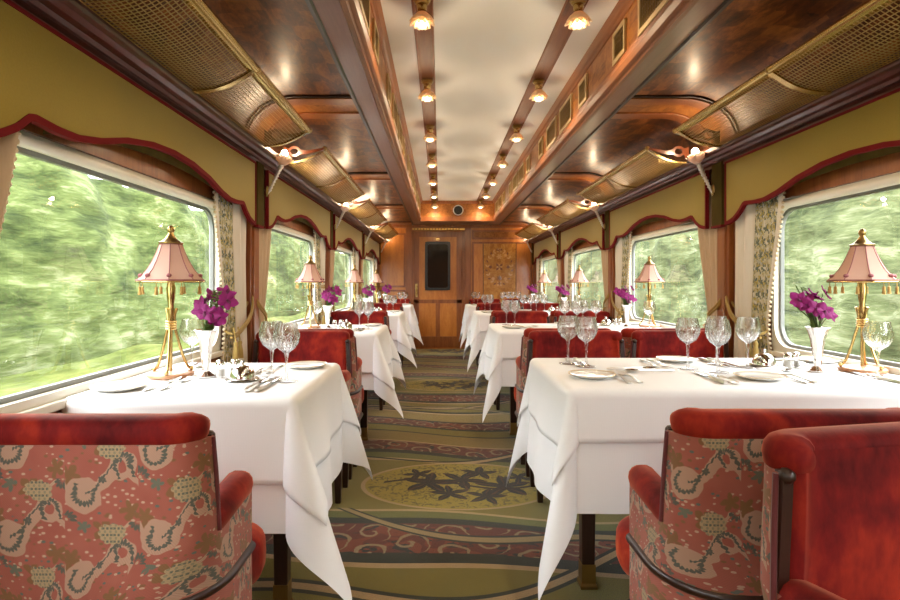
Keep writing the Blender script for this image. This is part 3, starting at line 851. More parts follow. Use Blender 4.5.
# ------------------------------------------------------------------ luggage racks (brass mesh)
RL = 1.58
def make_rack():
    # local: +x into the carriage from u=1.148, y along the carriage, z=0 at 1.75
    root = empty('luggage_rack')
    def prof(t):  # 0 at wall, 1 at rail
        return (.006 + .217 * t, .004 + .075 * t - .022 * sin(pi * t))
    b = MB()
    yr = lin(-RL / 2 + .02, RL / 2 - .02, int(RL / .0148))
    ts = lin(0.02, .97, 7)
    for y in yr:
        rings = []
        for t in ts:
            x, z = prof(t); rings.append([(x, y - .0012, z - .001), (x, y + .0012, z - .001), (x, y + .0012, z + .001), (x, y - .0012, z + .001)])
        b.sweep(rings)
    for i in range(16):
        t = .02 + .95 * i / 15; x, z = prof(t)
        b.box(x - .0012, x + .0012, -RL / 2 + .02, RL / 2 - .02, z - .0012, z + .0012)
    b.build('wire_mesh', M['brass_mesh'], root, smooth=False, merge=False)
    for yy, w in ((-RL / 2 + .012, .024), (-.01, .026), (RL / 2 - .012, .024)):
        b = MB(); rings = []
        for t in lin(0, 1, 9):
            x, z = prof(t); rings.append([(x, yy - w / 2, z - .006), (x, yy + w / 2, z - .006), (x, yy + w / 2, z + .004), (x, yy - w / 2, z + .004)])
        b.sweep(rings); b.build('cross_bar', M['brass'], root, angle=30)
    b = MB(); x, z = prof(1)
    b.sweep_y([(x - .026, z - .009), (x - .002, z - .006), (x - .002, z + .003), (x - .026, z + .0)], -RL / 2, RL / 2); b.build('edge_strip', M['brass'], root, angle=30)
    b = MB(); b.tube([(x + .006, -RL / 2, z + .004), (x + .006, RL / 2, z + .004)], .0125, 16); b.build('front_rail', M['brass'], root)
    b = MB()
    for yy in (-RL / 2, 0, RL / 2):
        b = MB(); b.ball((x + .006, yy, z + .004), .0145, 12); b.build('rail_knob', M['brass_dark'], root)
    # carved wooden bracket at each end, with a round cut-out
    for yy in (-RL / 2 - .012, RL / 2 + .012):
        b = MB(); cx_, cz_ = .06, .062
        outer = []; inner = []
        for i in range(28):
            a = 2 * pi * i / 28
            outer.append((cx_ + .036 * cos(a), cz_ + .030 * sin(a))); inner.append((cx_ + .022 * cos(a), cz_ + .017 * sin(a)))
        for i in range(28):
            j = (i + 1) % 28
            q = [outer[i], outer[j], inner[j], inner[i]]
            b.add([(p[0], yy - .008, p[1]) for p in q] + [(p[0], yy + .008, p[1]) for p in q], [(0, 1, 2, 3), (7, 6, 5, 4), (0, 4, 5, 1), (2, 6, 7, 3)])
        b.sweep([[(px, yy - .008, pz0), (px, yy + .008, pz0), (px, yy + .008, pz1), (px, yy - .008, pz1)] for px, pz0, pz1 in ((.09, .044, .074), (.13, .046, .066), (.19, .062, .078), (.226, .072, .082))])
        b.sweep([[(px, yy - .008, pz0), (px, yy + .008, pz0), (px, yy + .008, pz1), (px, yy - .008, pz1)] for px, pz0, pz1 in ((.002, .01, .09), (.02, .02, .08), (.03, .04, .08))])
        b.build('bracket', M['wood_y'], root, angle=30)
    return root
rk = Proto(make_rack())
for s in (-1, 1):
    for k in range(NB):
        y = C0 + BAY * k - .02
        if k == 3: y -= .0
        rk.place((sx(s, 1.147), y, 1.752), 0 if s < 0 else pi, f'{ORD[k]} brass mesh luggage rack above the {"two-seat" if s < 0 else "four-seat"} tables', 'luggage rack', 'brass luggage racks')

# ------------------------------------------------------------------ valances
def val_edge(t):
    t = abs(t)
    P = [(0, 1.535), (.15, 1.527), (.30, 1.502), (.43, 1.466), (.53, 1.448), (.61, 1.448), (.685, 1.455), (.70, 1.452), (.74, 1.418), (.79, 1.390), (.84, 1.377), (.87, 1.374), (1, 1.374)]
    for (a, za), (c, zc) in zip(P, P[1:]):
        if a <= t <= c: return za + (zc - za) * (t - a) / (c - a)
    return 1.374
VH = .872
def make_valance():
    # local x: 0 on the board's inner face, +x into the carriage
    root = empty('valance')
    ys = sorted(set(lin(-VH, VH, 117) + [-.7, .7, -.685, .685]))
    b = MB(); z1 = 1.699
    for x in (0, -.014):
        b.grid(lambda u, v: (x, u, val_edge(u) + (z1 - val_edge(u)) * v), ys, [0, .5, 1])
    n = len(ys)
    b.add([(x, y, val_edge(y)) for x in (0, -.014) for y in ys], [(i, i + 1, n + i + 1, n + i) for i in range(n - 1)])
    for y in (-VH, VH): b.add([(0, y, 1.374), (-.014, y, 1.374), (-.014, y, z1), (0, y, z1)], [(0, 1, 2, 3)])
    b.build('felt_panel', M['valance'], root, angle=50)
    b = MB(); T = .015
    pts = [(y, val_edge(y)) for y in ys]
    rings = []
    for i, (y, z) in enumerate(pts):
        a = pts[max(i - 1, 0)]; c = pts[min(i + 1, n - 1)]
        d = Vector((c[0] - a[0], c[1] - a[1])).normalized(); nn = Vector((-d.y, d.x))
        rings.append([(.0035, y, z - .003), (.0035, y + nn.x * T, z + nn.y * T), (-.001, y + nn.x * T, z + nn.y * T), (-.016, y, z - .003)])
    b.sweep(rings)
    for y in (-VH, VH):
        sg = -1 if y < 0 else 1
        b.box(-.016, .0035, y - sg * .010, y + sg * .002, 1.374, z1)
    b.box(-.002, .0035, -VH, VH, z1 - .010, z1)
    b.build('red_trim', M['red_tape'], root, angle=50)
    # inner pelmet of the same cloth with a plain arched edge
    b = MB()
    f = lambda y: 1.44 + .066 * max(0, 1 - (y / .62) ** 2) ** .8
    yl = lin(-.62, .62, 41)
    b.grid(lambda u, v: (-.028, u, f(u) + (1.699 - f(u)) * v), yl, [0, 1]); b.build('inner_pelmet', M['olive'], root, solid=.004)
    return root
vp = Proto(make_valance())
for s in (-1, 1):
    for k in range(NB):
        vp.place((sx(s, U_VAL), C0 + BAY * k, 0), 0 if s < 0 else pi, f'{ORD[k]} olive-gold scalloped valance with red braid beside the {"two-seat" if s < 0 else "four-seat"} tables', 'valance', 'scalloped valances')

# ------------------------------------------------------------------ curtains
def make_curtain(far, mirror):
    """local x into the carriage, y along it (towards +y = the pilaster for the far curtain)."""
    root = empty('curtain')
    ZT, ZB, ZK = 1.60, .63, .88
    sgn = 1 if far else -1
    def edges(z):   # (lead edge, hook edge) measured from the window centre, towards the pilaster
        if far: lead0, hook0, leadk, hookk, leadb = .465, .88, .58, .86, .54
        else: lead0, hook0, leadk, hookk, leadb = .66, .94, .80, .93, .76
        t = sm(z, ZK, ZT); d = sm(ZK - z, 0, .3)
        if z < ZK: return leadk + (leadb - leadk) * d, hookk
        return leadk + (lead0 - leadk) * t ** .8, hookk + (hook0 - hookk) * t
    def P(t, z, off=0):
        a, c = edges(z); y = a + (c - a) * t
        amp = .011 * (1 - .5 * exp(-((z - ZK) / .09) ** 2)) * (.2 + .8 * sm(t, .45, .65) if far else 1)
        x = .0 + amp * sin(t * 2 * pi * (5 if far else 4) + .6 * sin(z * 3)) - .004 * sin(t * 23 + z * 2)
        return (x + off, sgn * y, z)
    zs = lin(ZB, ZT, 45)
    b = MB(); b.grid(lambda u, v: P(u, v), lin(0 if not far else .52, 1, 44), zs); b.build('curtain_cloth', M['curtain'] if far else M['lining'], root, angle=180)
    b = MB(); b.grid(lambda u, v: P(u, v, 0), lin(0, .52 if far else .02, 24), zs)
    bo = b.build('border', M['border'] if far else M['lining'], root, angle=180)
    if far:
        b = MB(); b.grid(lambda u, v: P(u, v, .003), lin(-.02, .03, 5), zs); b.grid(lambda u, v: P(u, v, .002), lin(.505, .535, 4), zs); b.build('border_tape', M['curtain'], root, angle=180)
    b = MB()
    for i in range(44):
        z = ZT - .02 - i * (ZT - ZB - .03) / 44
        p = Vector(P(-.03, z)); b.ball(p + Vector((.004, 0, 0)), .0078, 7)
        if i % 1 == 0: b.tube([p + Vector((.002, sgn * .012, .008)), p], .0018, 4)
    b.build('bobble_fringe', M['bead_cream'], root)
    # rope tie-back up to the hook on the pilaster
    a, c = edges(ZK)
    hook = Vector((-.008, sgn * .965, 1.02))
    front = [hook, Vector((.022, sgn * (c + .03), .96)), Vector((.034, sgn * (c - .05), ZK + .02)), Vector((.034, sgn * (a + .07), ZK - .045)), Vector((.026, sgn * (a + .005), ZK - .05))]
    back = [Vector((.026, sgn * (a + .005), ZK - .05)), Vector((-.013, sgn * (a + .03), ZK - .02)), Vector((-.014, sgn * (c + .0), ZK + .05)), hook]
    def spl(pts, n=10):
        out = []
        for i in range(len(pts) - 1):
            p0, p1, p2, p3 = pts[max(i - 1, 0)], pts[i], pts[i + 1], pts[min(i + 2, len(pts) - 1)]
            for j in range(n):
                t = j / n
                out.append(.5 * ((2 * p1) + (p2 - p0) * t + (2 * p0 - 5 * p1 + 4 * p2 - p3) * t * t + (3 * p1 - p0 - 3 * p2 + p3) * t ** 3))
        out.append(pts[-1]); return out
    b = MB()
    for off in (0, .016):
        b.tube([p + Vector((.002, 0, -off)) for p in spl(front)], .0065, 8)
    b.tube(spl(back), .0065, 8)
    tb = b.build('tieback', M['rope'], root)
    if far:
        for dy in (.02, .075):
            b = MB(); q = Vector((.044, sgn * (a + dy), ZK - .05))
            b.tube([q + Vector((-.01, 0, .03)), q + Vector((0, 0, -.04))], .004, 6)
            MM = Matrix.Translation(q + Vector((0, 0, -.035)))
            b.lathe([(0, 0), (.008, -.002), (.011, -.012), (.008, -.022), (.010, -.027), (.014, -.05), (.017, -.085), (0, -.085)], 14, M=MM)
            b.build('tassel', M['rope'], tb)
    if mirror: pass
    return root
cf, cn = Proto(make_curtain(True, 0)), None
# on the other side the carriage is mirrored: rotate by pi, so the "far" curtain needs its own mirror image
def mirrored(root):
    r = dup(root, (0, 0, 0))
    def flip(o):
        o.data = o.data.copy()
        for v in o.data.vertices: v.co.x = -v.co.x
        o.data.flip_normals()
    for ch in r.children:
        flip(ch)
        for g in ch.children: flip(g)
    return r
cur = {}
a_ = make_curtain(True, 0) if False else cf.root
cur[(-1, 1)] = cf
cur[(1, 1)] = Proto(mirrored(cf.root))
cn_root = make_curtain(False, 0)
cur[(1, 0)] = Proto(mirrored(cn_root)); cur[(-1, 0)] = Proto(cn_root)
for s in (-1, 1):
    for k in range(NB):
        for far in (1, 0):
            lab = (f'cream tied-back curtain with patterned border at the far end of the {ORD[k]} window, {"two-seat" if s < 0 else "four-seat"} side' if far else
                   f'plain tan tied-back curtain at the near end of the {ORD[k]} window, {"two-seat" if s < 0 else "four-seat"} side')
            cur[(s, far)].place((sx(s, 1.268), C0 + BAY * k, 0), 0, lab, 'curtain', 'tied-back window curtains')

# ------------------------------------------------------------------ armchairs
def make_chair():
    root = empty('armchair')
    w, r, D = .255, .07, .265
    def path(inset=0.0, n=9, dfront=D, r=.07):
        ww, rr = w - inset, max(.02, r - inset)
        pts = [(-ww, y) for y in lin(dfront, r, 8)]
        for i in range(1, n): a = pi + pi / 2 * i / (n - 1); pts.append((-ww + rr + rr * cos(a), inset + rr + rr * sin(a)))
        pts += [(x, inset) for x in lin(-ww + rr, ww - rr, 9)[1:]]
        for i in range(1, n): a = 1.5 * pi + pi / 2 * i / (n - 1); pts.append((ww - rr + rr * cos(a), inset + rr + rr * sin(a)))
        pts += [(ww, y) for y in lin(r, dfront, 8)[1:]]
        return pts
    out, inn = path(0), path(.022)
    outl, innl = path(0, r=.15), path(.022, r=.15)
    def at(top_, low, i, z):
        k = sm(z, .44, .60); s_ = 1 - .035 * sm(z, .58, .80)
        return (s_ * (low[i][0] + (top_[i][0] - low[i][0]) * k), low[i][1] + (top_[i][1] - low[i][1]) * k, z)
    Z0 = .30; SPLIT = .066
    tap = lambda z: 1 - .035 * sm(z, .58, .80)
    L = [0]
    for p, q in zip(out, out[1:]): L.append(L[-1] + hypot(q[0] - p[0], q[1] - p[1]))
    def top(y):  return .795 if y < SPLIT else .598
    def shell(sel, ztop):
        b = MB(); ids = [i for i in range(len(out)) if sel(i)]
        zs = lin(Z0, ztop, 14)
        b.grid(lambda i, z: at(out, outl, i, z), ids, zs, lambda i, z: (L[i] + .06, z))
        b.grid(lambda i, z: at(inn, innl, i, z), ids, zs, lambda i, z: (L[i], z))
        b.grid(lambda i, k: (tap(ztop) * (out[i][0] * (1 - k) + inn[i][0] * k), out[i][1] * (1 - k) + inn[i][1] * k, ztop), ids, [0, 1], lambda i, k: (L[i], ztop))
        for i in (ids[0], ids[-1]):
            b.grid(lambda k, z: tuple(Vector(at(out, outl, i, z)).lerp(Vector(at(inn, innl, i, z)), k)), [0, 1], zs, lambda k, z: (L[i] + k * .022, z))
        return b
    last = len(out) - 1
    iL = max(i for i in range(12) if out[i][1] >= SPLIT) + 0
    iR = last - iL
    shell(lambda i: iL <= i <= iR, .772).build('back_panel', M['brocade'], root, angle=50)
    shell(lambda i: i <= iL, .60).build('side_panel', M['brocade'], root, angle=50)
    shell(lambda i: i >= iR, .60).build('side_panel', M['brocade'], root, angle=50)
    # inner back cushion, velvet
    bp = path(.023); sel = [i for i in range(len(bp)) if iL <= i <= iR]
    b = MB(); zs = lin(.42, .80, 12)
    def cush(i, z):
        x, y = bp[i]
        t = (sel.index(i)) / (len(sel) - 1)
        th = .055 * (max(0, sin(pi * t)) ** .35) * (.55 + .45 * sin(pi * (.08 + .7 * (z - .42) / .38)) ** .5)
        x *= tap(z)
        # push towards the inside of the seat
        cx_, cy_ = 0, .25
        d = Vector((cx_ - x, cy_ - y)); d = Vector((d.x * .35, abs(d.y))).normalized()
        return (x + d.x * th, y + d.y * th, z)
    b.grid(cush, sel, zs); b.build('back_cushion', M['velvet'], root, angle=180)
    # rolled top, velvet
    tp = [Vector((x * .965, y, .79)) for x, y in path(.012)][iL: iR + 1]
    rings = []
    m_ = len(tp)
    for i, p in enumerate(tp):
        tg = (tp[min(i + 1, m_ - 1)] - tp[max(i - 1, 0)]).normalized(); nr = Vector((tg.y, -tg.x, 0))   # outwards
        if nr.dot(Vector((p.x * .2, p.y - .25, 0))) < 0: nr = -nr
        e = min(i, m_ - 1 - i)
        sc = (.55, .86, .97)[e] if e < 3 else 1
        back = tg * (-.012 if i == 0 else .012 if i == m_ - 1 else 0)
        ring = []
        for q in range(16):
            a = 2 * pi * q / 16
            ce = lambda v, ex: math.copysign(abs(v) ** ex, v)
            ring.append(tuple(p + back + nr * (.036 * sc * ce(cos(a), .8) - .020) + Vector((0, 0, .031 * sc * ce(sin(a), .8)))))
        rings.append(ring)
    b = MB(); b.sweep(rings); b.build('top_roll', M['velvet'], root, angle=70)
    # arms
    for s in (-1, 1):
        b = MB(); x = s * (w - .028)
        b.tube([(x, SPLIT - .0, .588), (x, SPLIT + .03, .592), (x, .2, .602), (x, D - .01, .606), (x, D + .012, .603), (x, D + .02, .60)], [.026, .032, .034, .034, .027, .012], 14); b.build('arm', M['velvet'], root, angle=70)
        # dark wood front edge of the wing, piping
        b = MB()
        b.sweep([[(s * (w * tap(z) - .019), SPLIT - .004, z), (s * (w * tap(z) - .001), SPLIT - .004, z), (s * (w * tap(z) - .001), SPLIT + .012, z), (s * (w * tap(z) - .019), SPLIT + .012, z)] for z in lin(.60, .775, 6)])
        b.ball((s * (w - .019), SPLIT + .008, .768), .0125, 10); b.build('wing_trim', M['wood_dark'], root, angle=40)
        b = MB(); b.tube([(s * (w + .002), SPLIT + .006, .585), (s * (w - .003), SPLIT + .002, .70), (s * (w - .008), SPLIT, .77)], .005, 8); b.build('piping', M['velvet_dark'], root)
    # seat
    b = MB(); hx_, hy_, hz_ = w - .028, .19, .075; cy_ = .25
    def se(a, p, e): return math.copysign(abs(cos(a)) ** e, cos(a)) * 1.0
    nu, nv = 64, 18
    def sup(i, j):
        a = 2 * pi * i / nu; q = -pi / 2 + pi * j / nv
        ce = lambda v, e: math.copysign(abs(v) ** e, v)
        yy_ = cy_ + hy_ * ce(cos(q), .4) * ce(sin(a), .45)
        return ((hx_ + .034 * sm(yy_, D + .01, D + .05)) * ce(cos(q), .4) * ce(cos(a), .35), yy_, .40 + hz_ * ce(sin(q), .55))
    b.grid(sup, range(nu + 1), range(nv + 1)); b.build('seat', M['velvet'], root, angle=180)
    # wooden rails
    b = MB(); rp = path(.002, r=.15)
    b.tube([(x, y, .462) for x, y in rp], .0115, 10); b.build('side_rail', M['wood_dark'], root)
    b = MB(); b.tube([(x, y, .30) for x, y in path(.006, r=.15)], .017, 10); b.box(-w + .02, w - .02, D - .03, D, .285, .325); b.build('base_rail', M['wood_dark'], root)
    for (x, y) in ((-w + .035, .04), (w - .035, .04), (-w + .035, D - .02), (w - .035, D - .02)):
        b = MB(); b.sweep([[(x - q, y - q, z), (x + q, y - q, z), (x + q, y + q, z), (x - q, y + q, z)] for q, z in ((.013, 0.001), (.017, .12), (.022, .30))]); b.build('leg', M['wood_dark'], root, smooth=False, bevel=.003)
    return root
ch = Proto(make_chair())
NEARC, FARC = -.94, .94
LSEAT, RA, RW = -.715, .708, 1.247
def seat_label(kind, k, face):
    t = {'two': 'two-seat', 'aisle': 'four-seat', 'window': 'four-seat'}[kind]
    w = {'two': 'at the', 'aisle': 'at the aisle seat of the', 'window': 'at the window seat of the'}[kind]
    return f'{"armchair with coral brocade back to camera" if face == "n" else "crimson velvet armchair facing the camera"} {w} {ORD[k]} {t} table'
for k in range(NB):
    c = C0 + BAY * k
    lc = c - .02
    ch.place((LSEAT + (.024 if k == 0 else 0), lc + NEARC - .02, 0), 0, seat_label('two', k, 'n'), 'armchair', 'dining armchairs')
    if k < 3 or True: ch.place((LSEAT, c + .93, 0) if k < 3 else (LSEAT, c + .93, 0), pi, seat_label('two', k, 'f'), 'armchair', 'dining armchairs')
    for kind, X in (('aisle', RA), ('window', RW)):
        ch.place((X, c + NEARC, 0), 0, seat_label(kind, k, 'n'), 'armchair', 'dining armchairs')
        ch.place((X, c + FARC if k < 3 else c + .93, 0), pi, seat_label(kind, k, 'f'), 'armchair', 'dining armchairs')
extra = ch.place((.732, .937, 0), pi + .20, 'crimson velvet armchair cropped at the bottom corner, back to back with a brocade armchair', 'armchair', 'dining armchairs')
extra.scale = (1, 1, 1.02)

# ------------------------------------------------------------------ tables and cloths
LX0, LX1, LYC, LH = -1.015, -.41, -.175, .315     # two-seat table: x range, centre relative to bay, half depth
RX0, RX1, RYC, RH = .395, 1.54, -.045, .325
def make_table(x0, x1, h, ped):
    root = empty('dining_table')
    b = MB(); b.box(x0 + .004, x1 - .004, -h + .004, h - .004, Z_TAB - .032, Z_TAB - .004); b.build('tabletop', M['wood_dark'], root, smooth=False, bevel=.006)
    for i, x in enumerate(ped):
        b = MB(); b.sweep([[(x - q, -q, z), (x + q, -q, z), (x + q, q, z), (x - q, q, z)] for q, z in ((.022, .08), (.026, .40), (.034, Z_TAB - .032))]); lg = b.build('leg', M['wood_dark'], root, smooth=False, bevel=.004)
        b = MB(); b.sweep([[(x - q, -q, z), (x + q, -q, z), (x + q, q, z), (x - q, q, z)] for q, z in ((.029, .001), (.029, .012), (.024, .02), (.024, .085))]); b.build('brass_foot', M['brass_dark'], lg, smooth=False)
    b = MB(); b.box(min(ped) - .02, x1 - .06 if x0 > 0 else max(ped) + .02, -.02, .02, Z_TAB - .09, Z_TAB - .033); b.build('rail', M['wood_dark'], root, smooth=False)
    return root
def drape(xw, xa, h, drop_a, drop_n, drop_f, seed, off=0.0, dz=0.0, lean=.35, bul=.30, elong=.1, thick=0):
    """table cloth: xw wall side x (no overhang), xa aisle side x. local y centred."""
    sg = 1 if xa > xw else -1
    W = abs(xa - xw)
    R = .014 + off
    rnd = random.Random(seed)
    ph = [rnd.uniform(0, 6.28) for _ in range(8)]
    def hang(d):
        if d < R * pi / 2: a = d / R; return R * sin(a), R * (1 - cos(a))
        return R, R + d - R * pi / 2
    def fn(i, j):
        p = i - W; q = abs(j) - h; sy = 1 if j > 0 else -1
        z = Z_TAB + dz
        wav = .0012 * noise.noise((i * 5, j * 5, seed))
        if p <= 0 and q <= 0: return (xw + sg * i, j, z + wav * min(1, min(-p, -q) * 20))
        if p > 0 and q <= 0:
            o, d = hang(p); k = sm(p, .03, .30)
            e = k * (.016 + .015 * sin(j * 9 + ph[0]) + .009 * sin(j * 21 + ph[1])) + p * .05
            return (xw + sg * (W + o + e), j, z - d + wav * (1 - min(1, p * 50)))
        if q > 0 and p <= 0:
            o, d = hang(q); k = sm(q, .03, .30); pp = ph[2 if sy > 0 else 4]
            e = k * (.010 + .011 * sin(i * 8 + pp) + .007 * sin(i * 19 + pp * 2)) + q * .03
            return (xw + sg * i, sy * (h + o + e), z - d)
        r = hypot(p, q); th = atan2(q, p)
        o, d = hang(r); k = sm(r, .03, .30); pp = ph[2 if sy > 0 else 4]
        ea = k * (.016 + .015 * sin(sy * h * 9 + ph[0]) + .009 * sin(sy * h * 21 + ph[1])) + r * .05
        en = k * (.010 + .011 * sin(W * 8 + pp) + .007 * sin(W * 19 + pp * 2)) + r * .03
        s2 = sin(2 * th)
        B = bul * max(0, r - .02) * s2 ** 1.6
        dd = d * sqrt(max(0.2, 1 - (bul * s2 ** 1.6) ** 2)) * (1 + elong * s2 ** 2)
        th2 = th + lean * sy * s2 * sm(r, .05, .5) * .6
        ee = ea * (1 - th / (pi / 2)) + en * (th / (pi / 2))
        fx = (o + ee) * cos(th) + B * cos(th2); fy = (o + ee) * sin(th) + B * sin(th2)
        # secondary pleat beside the corner
        if sy < 0: fx += .004 * k * sin(4 * th); fy -= .004 * k * sin(4 * th)
        return (xw + sg * (W + max(fx, .0)), sy * (h + max(fy, .0)), z - dd)
    st = .0145
    xs = lin(0, W - .02, max(8, int(W / .03))) + lin(W - .015, W + .04, 14) + [W + .05 + st * q for q in range(int((drop_a - .05) / st + 1.5))]
    ys = [-h - .05 - st * q for q in range(int((drop_n - .05) / st + 1.5))][::-1] + [-h - v for v in lin(.04, -.015, 14)] + lin(-h + .02, h - .02, 20) + [h + v for v in lin(-.015, .04, 14)] + [h + .05 + st * q for q in range(int((drop_f - .05) / st + 1.5))]
    if thick:
        def fo(i, j):
            e = .0015
            P0 = Vector(fn(i, j)); du = Vector(fn(i + e, j)) - Vector(fn(i - e, j)); dv = Vector(fn(i, j + e)) - Vector(fn(i, j - e))
            nn = (du.cross(dv) * sg)
            if nn.length > 1e-12: P0 = P0 + nn.normalized() * thick
            return tuple(P0)
        b = MB(); b.grid(fo, xs, ys); return b
    b = MB(); b.grid(fn, xs, ys); return b
def cloth_pair(xw, xa, h, seed, t_name, over):
    rt = xw > xa
    bl, el, ln = (.24, .13, .1) if rt else (.36, .05, .35)
    root = drape(xw, xa, h, .385, .35, .36, seed, 0, .0015, ln, bl, el)
    top = drape(xw, xa, h, over[0], over[1], over[2], seed, 0, .0015, ln, bl, el, .009)
    return root, top
protoR = make_table(RX0, RX1, RH, (.52, 1.42)); protoR.name = 'dining_table'
protoL = make_table(LX0, LX1, LH, (-.52, -.95))
PTR, PTL = Proto(protoR), Proto(protoL)
cloths = {}
for side, (xw, xa, h, sd, ov) in {'R': (RX1, RX0, RH, 3, (.20, .145, .19)), 'L': (LX0, LX1, LH, 11, (.22, .225, .22))}.items():
    for var in (0, 1):
        a, t = cloth_pair(xw, xa, h, sd + 20 * var, 'tablecloth', ov if var == 0 else (ov[0] + .03, ov[1] + .03, ov[2]))
        cloths[(side, var, 0)] = Proto(a.build('tablecloth', M['linen'], angle=180)); cloths[(side, var, 1)] = Proto(t.build('cloth_topper', M['linen'], angle=180, solid=.0016))
for k in range(NB):
    c = C0 + BAY * k
    for side, yc, n in (('L', c + LYC, 'two'), ('R', c + RYC, 'four')):
        T = f'{ORD[k]} {n}-seat table'
        (PTL if side == 'L' else PTR).place((0, yc, 0), 0, f'dark wooden pedestal table under white linen, the {T}', 'table', 'dining tables')
        v = 0 if k in (0, 3) else 1
        cloths[(side, v, 0)].place((0, yc, 0), 0, f'long white linen undercloth hanging in points from the {T}', 'tablecloth', 'white linen undercloths')
        cloths[(side, v, 1)].place((0, yc, 0), 0, f'short white linen overcloth laid on top of the {T}', 'tablecloth', 'white linen overcloths')
ZS = Z_TAB + .0125

# ------------------------------------------------------------------ tableware prototypes
def make_goblet():
    root = empty('wine_glass')
    pr = [(0, .089), (.006, .089), (.012, .094), (.026, .106), (.037, .124), (.041, .141), (.0405, .158), (.037, .176), (.0335, .193), (.0325, .1935), (.0355, .176), (.039, .158), (.0392, .141), (.0352, .125), (.0245, .1085), (.011, .0975), (0, .095)]
    def rf(r, z, a):
        if r > .012 and z < .165: return r + .0013 * (1 if int(round(a / (2 * pi / 40))) % 2 else -1) * (1 if r > .0 else 0) * (.5 if z > .16 else 1), z
        return r, z
    pr = [(r * .97, .089 + (z - .089) * .9) for r, z in pr]
    b = MB(); b.lathe(pr, 40, rf); b.build('bowl', M['cut'], root, angle=35)
    b = MB(); b.lathe([(0, .0035), (.006, .006), (.0042, .018), (.0036, .045), (.0042, .07), (.0075, .086), (.006, .0895), (0, .0895)], 12); b.build('stem', M['cut'], root)
    b = MB(); b.lathe([(0, 0), (.033, 0), (.0345, .0012), (.033, .0024), (.016, .004), (.006, .0062), (0, .0062)], 32); b.build('foot', M['clear'], root)
    return root
def make_plate():
    root = empty('side_plate')
    b = MB(); b.lathe([(0, .002), (.044, .002), (.048, 0), (.052, .002), (.074, .0095), (.0765, .0115), (.075, .0125), (.055, .007), (.048, .005), (0, .005)], 48); b.build('well', M['china'], root, angle=60)
    b = MB(); b.lathe([(.070, .0108), (.0757, .0132), (.0768, .0118), (.0705, .0104)], 48, closed=True); b.build('gilt_rim', simple('gilt_line', (.6, .45, .25), .3, metal=.5), root)
    return root
def strip_mesh(b, pts):
    """pts: (y, half width, z, half thickness)"""
    b.sweep([[(-w, y, z - t), (w, y, z - t), (w * .8, y, z + t), (-w * .8, y, z + t)] for y, w, z, t in pts])
def make_fork():
    root = empty('fork')
    b = MB(); strip_mesh(b, [(-.10, .005, .003, .0016), (-.09, .0075, .003, .002), (-.07, .0065, .004, .002), (-.02, .0032, .007, .002), (.02, .003, .007, .002), (.035, .0055, .005, .0015)]); b.build('handle', M['silver_sat'], root, angle=50)
    b = MB(); strip_mesh(b, [(.034, .0052, .005, .0014), (.042, .0105, .003, .0012), (.055, .0115, .002, .0011), (.06, .0115, .002, .0011)])
    for i in range(4):
        x = -.0092 + i * .00613
        b.sweep([[(x - .0016, y, z - .001), (x + .0016, y, z - .001), (x + .0013, y, z + .001), (x - .0013, y, z + .001)] for y, z in ((.058, .002), (.08, .0035), (.10, .0075))])
    b.build('tines', M['silver_sat'], root, angle=50); return root
def make_knife():
    root = empty('table_knife')
    b = MB(); strip_mesh(b, [(-.11, .006, .005, .003), (-.10, .0085, .006, .0042), (-.05, .0075, .006, .004), (-.005, .0058, .006, .0035)]); b.build('handle', M['silver_sat'], root, angle=50)
    b = MB(); strip_mesh(b, [(-.006, .004, .006, .002), (.0, .007, .006, .0013), (.06, .0098, .005, .001), (.095, .0085, .005, .0009), (.11, .0015, .005, .0008)]); b.build('blade', M['silver'], root, angle=50); return root
def make_spoon():
    root = empty('dessert_spoon')
    b = MB(); strip_mesh(b, [(-.09, .0045, .003, .0016), (-.08, .0065, .003, .002), (-.02, .003, .006, .002), (.035, .0028, .007, .0015)]); b.build('handle', M['silver_sat'], root, angle=50)
    b = MB()
    b.grid(lambda i, j: (.017 * sin(pi * j / 10) ** .7 * i, .034 + .052 * j / 10, .007 - .006 * (1 - i * i) * sin(pi * j / 10)), lin(-1, 1, 9), range(11)); b.build('bowl', M['silver'], root, solid=.0012, angle=180); return root
def make_shaker():
    root = empty('salt_shaker')
    b = MB(); b.lathe([(0, 0), (.016, 0), (.0185, .004), (.018, .036), (.0145, .0402), (.012, .0402), (.0155, .034), (.016, .006), (0, .003)], 8); b.build('glass_body', M['clear'], root, smooth=False)
    b = MB(); b.lathe([(.0, .0405), (.0155, .0405), (.016, .048), (.013, .055), (.005, .058), (0, .058)], 20); b.build('cap', M['silver'], root)
    b = MB(); b.sweep([[(q * cos(2 * pi * i / 8 + .39), q * sin(2 * pi * i / 8 + .39), z) for i in range(8)] for q, z in ((.011, .0045), (.0135, .008), (.0135, .028))]); b.build('salt', simple('salt_grains', (.8, .78, .74), .8), root, smooth=False)
    return root
def make_dome():
    root = empty('butter_dish')
    b = MB(); b.lathe([(0, 0), (.046, 0), (.052, .004), (.05, .0055), (.04, .003), (0, .003)], 36); b.build('tray', M['silver'], root)
    b = MB(); b.lathe([(.0385, .0042), (.040, .006), (.0395, .016), (.035, .030), (.024, .042), (.009, .048), (0, .0485)], 36); b.build('lid', M['silver'], root)
    b = MB(); b.lathe([(0, .048), (.005, .048), (.004, .052), (.0075, .057), (.006, .063), (0, .065)], 16); b.build('knob', M['silver'], root); return root
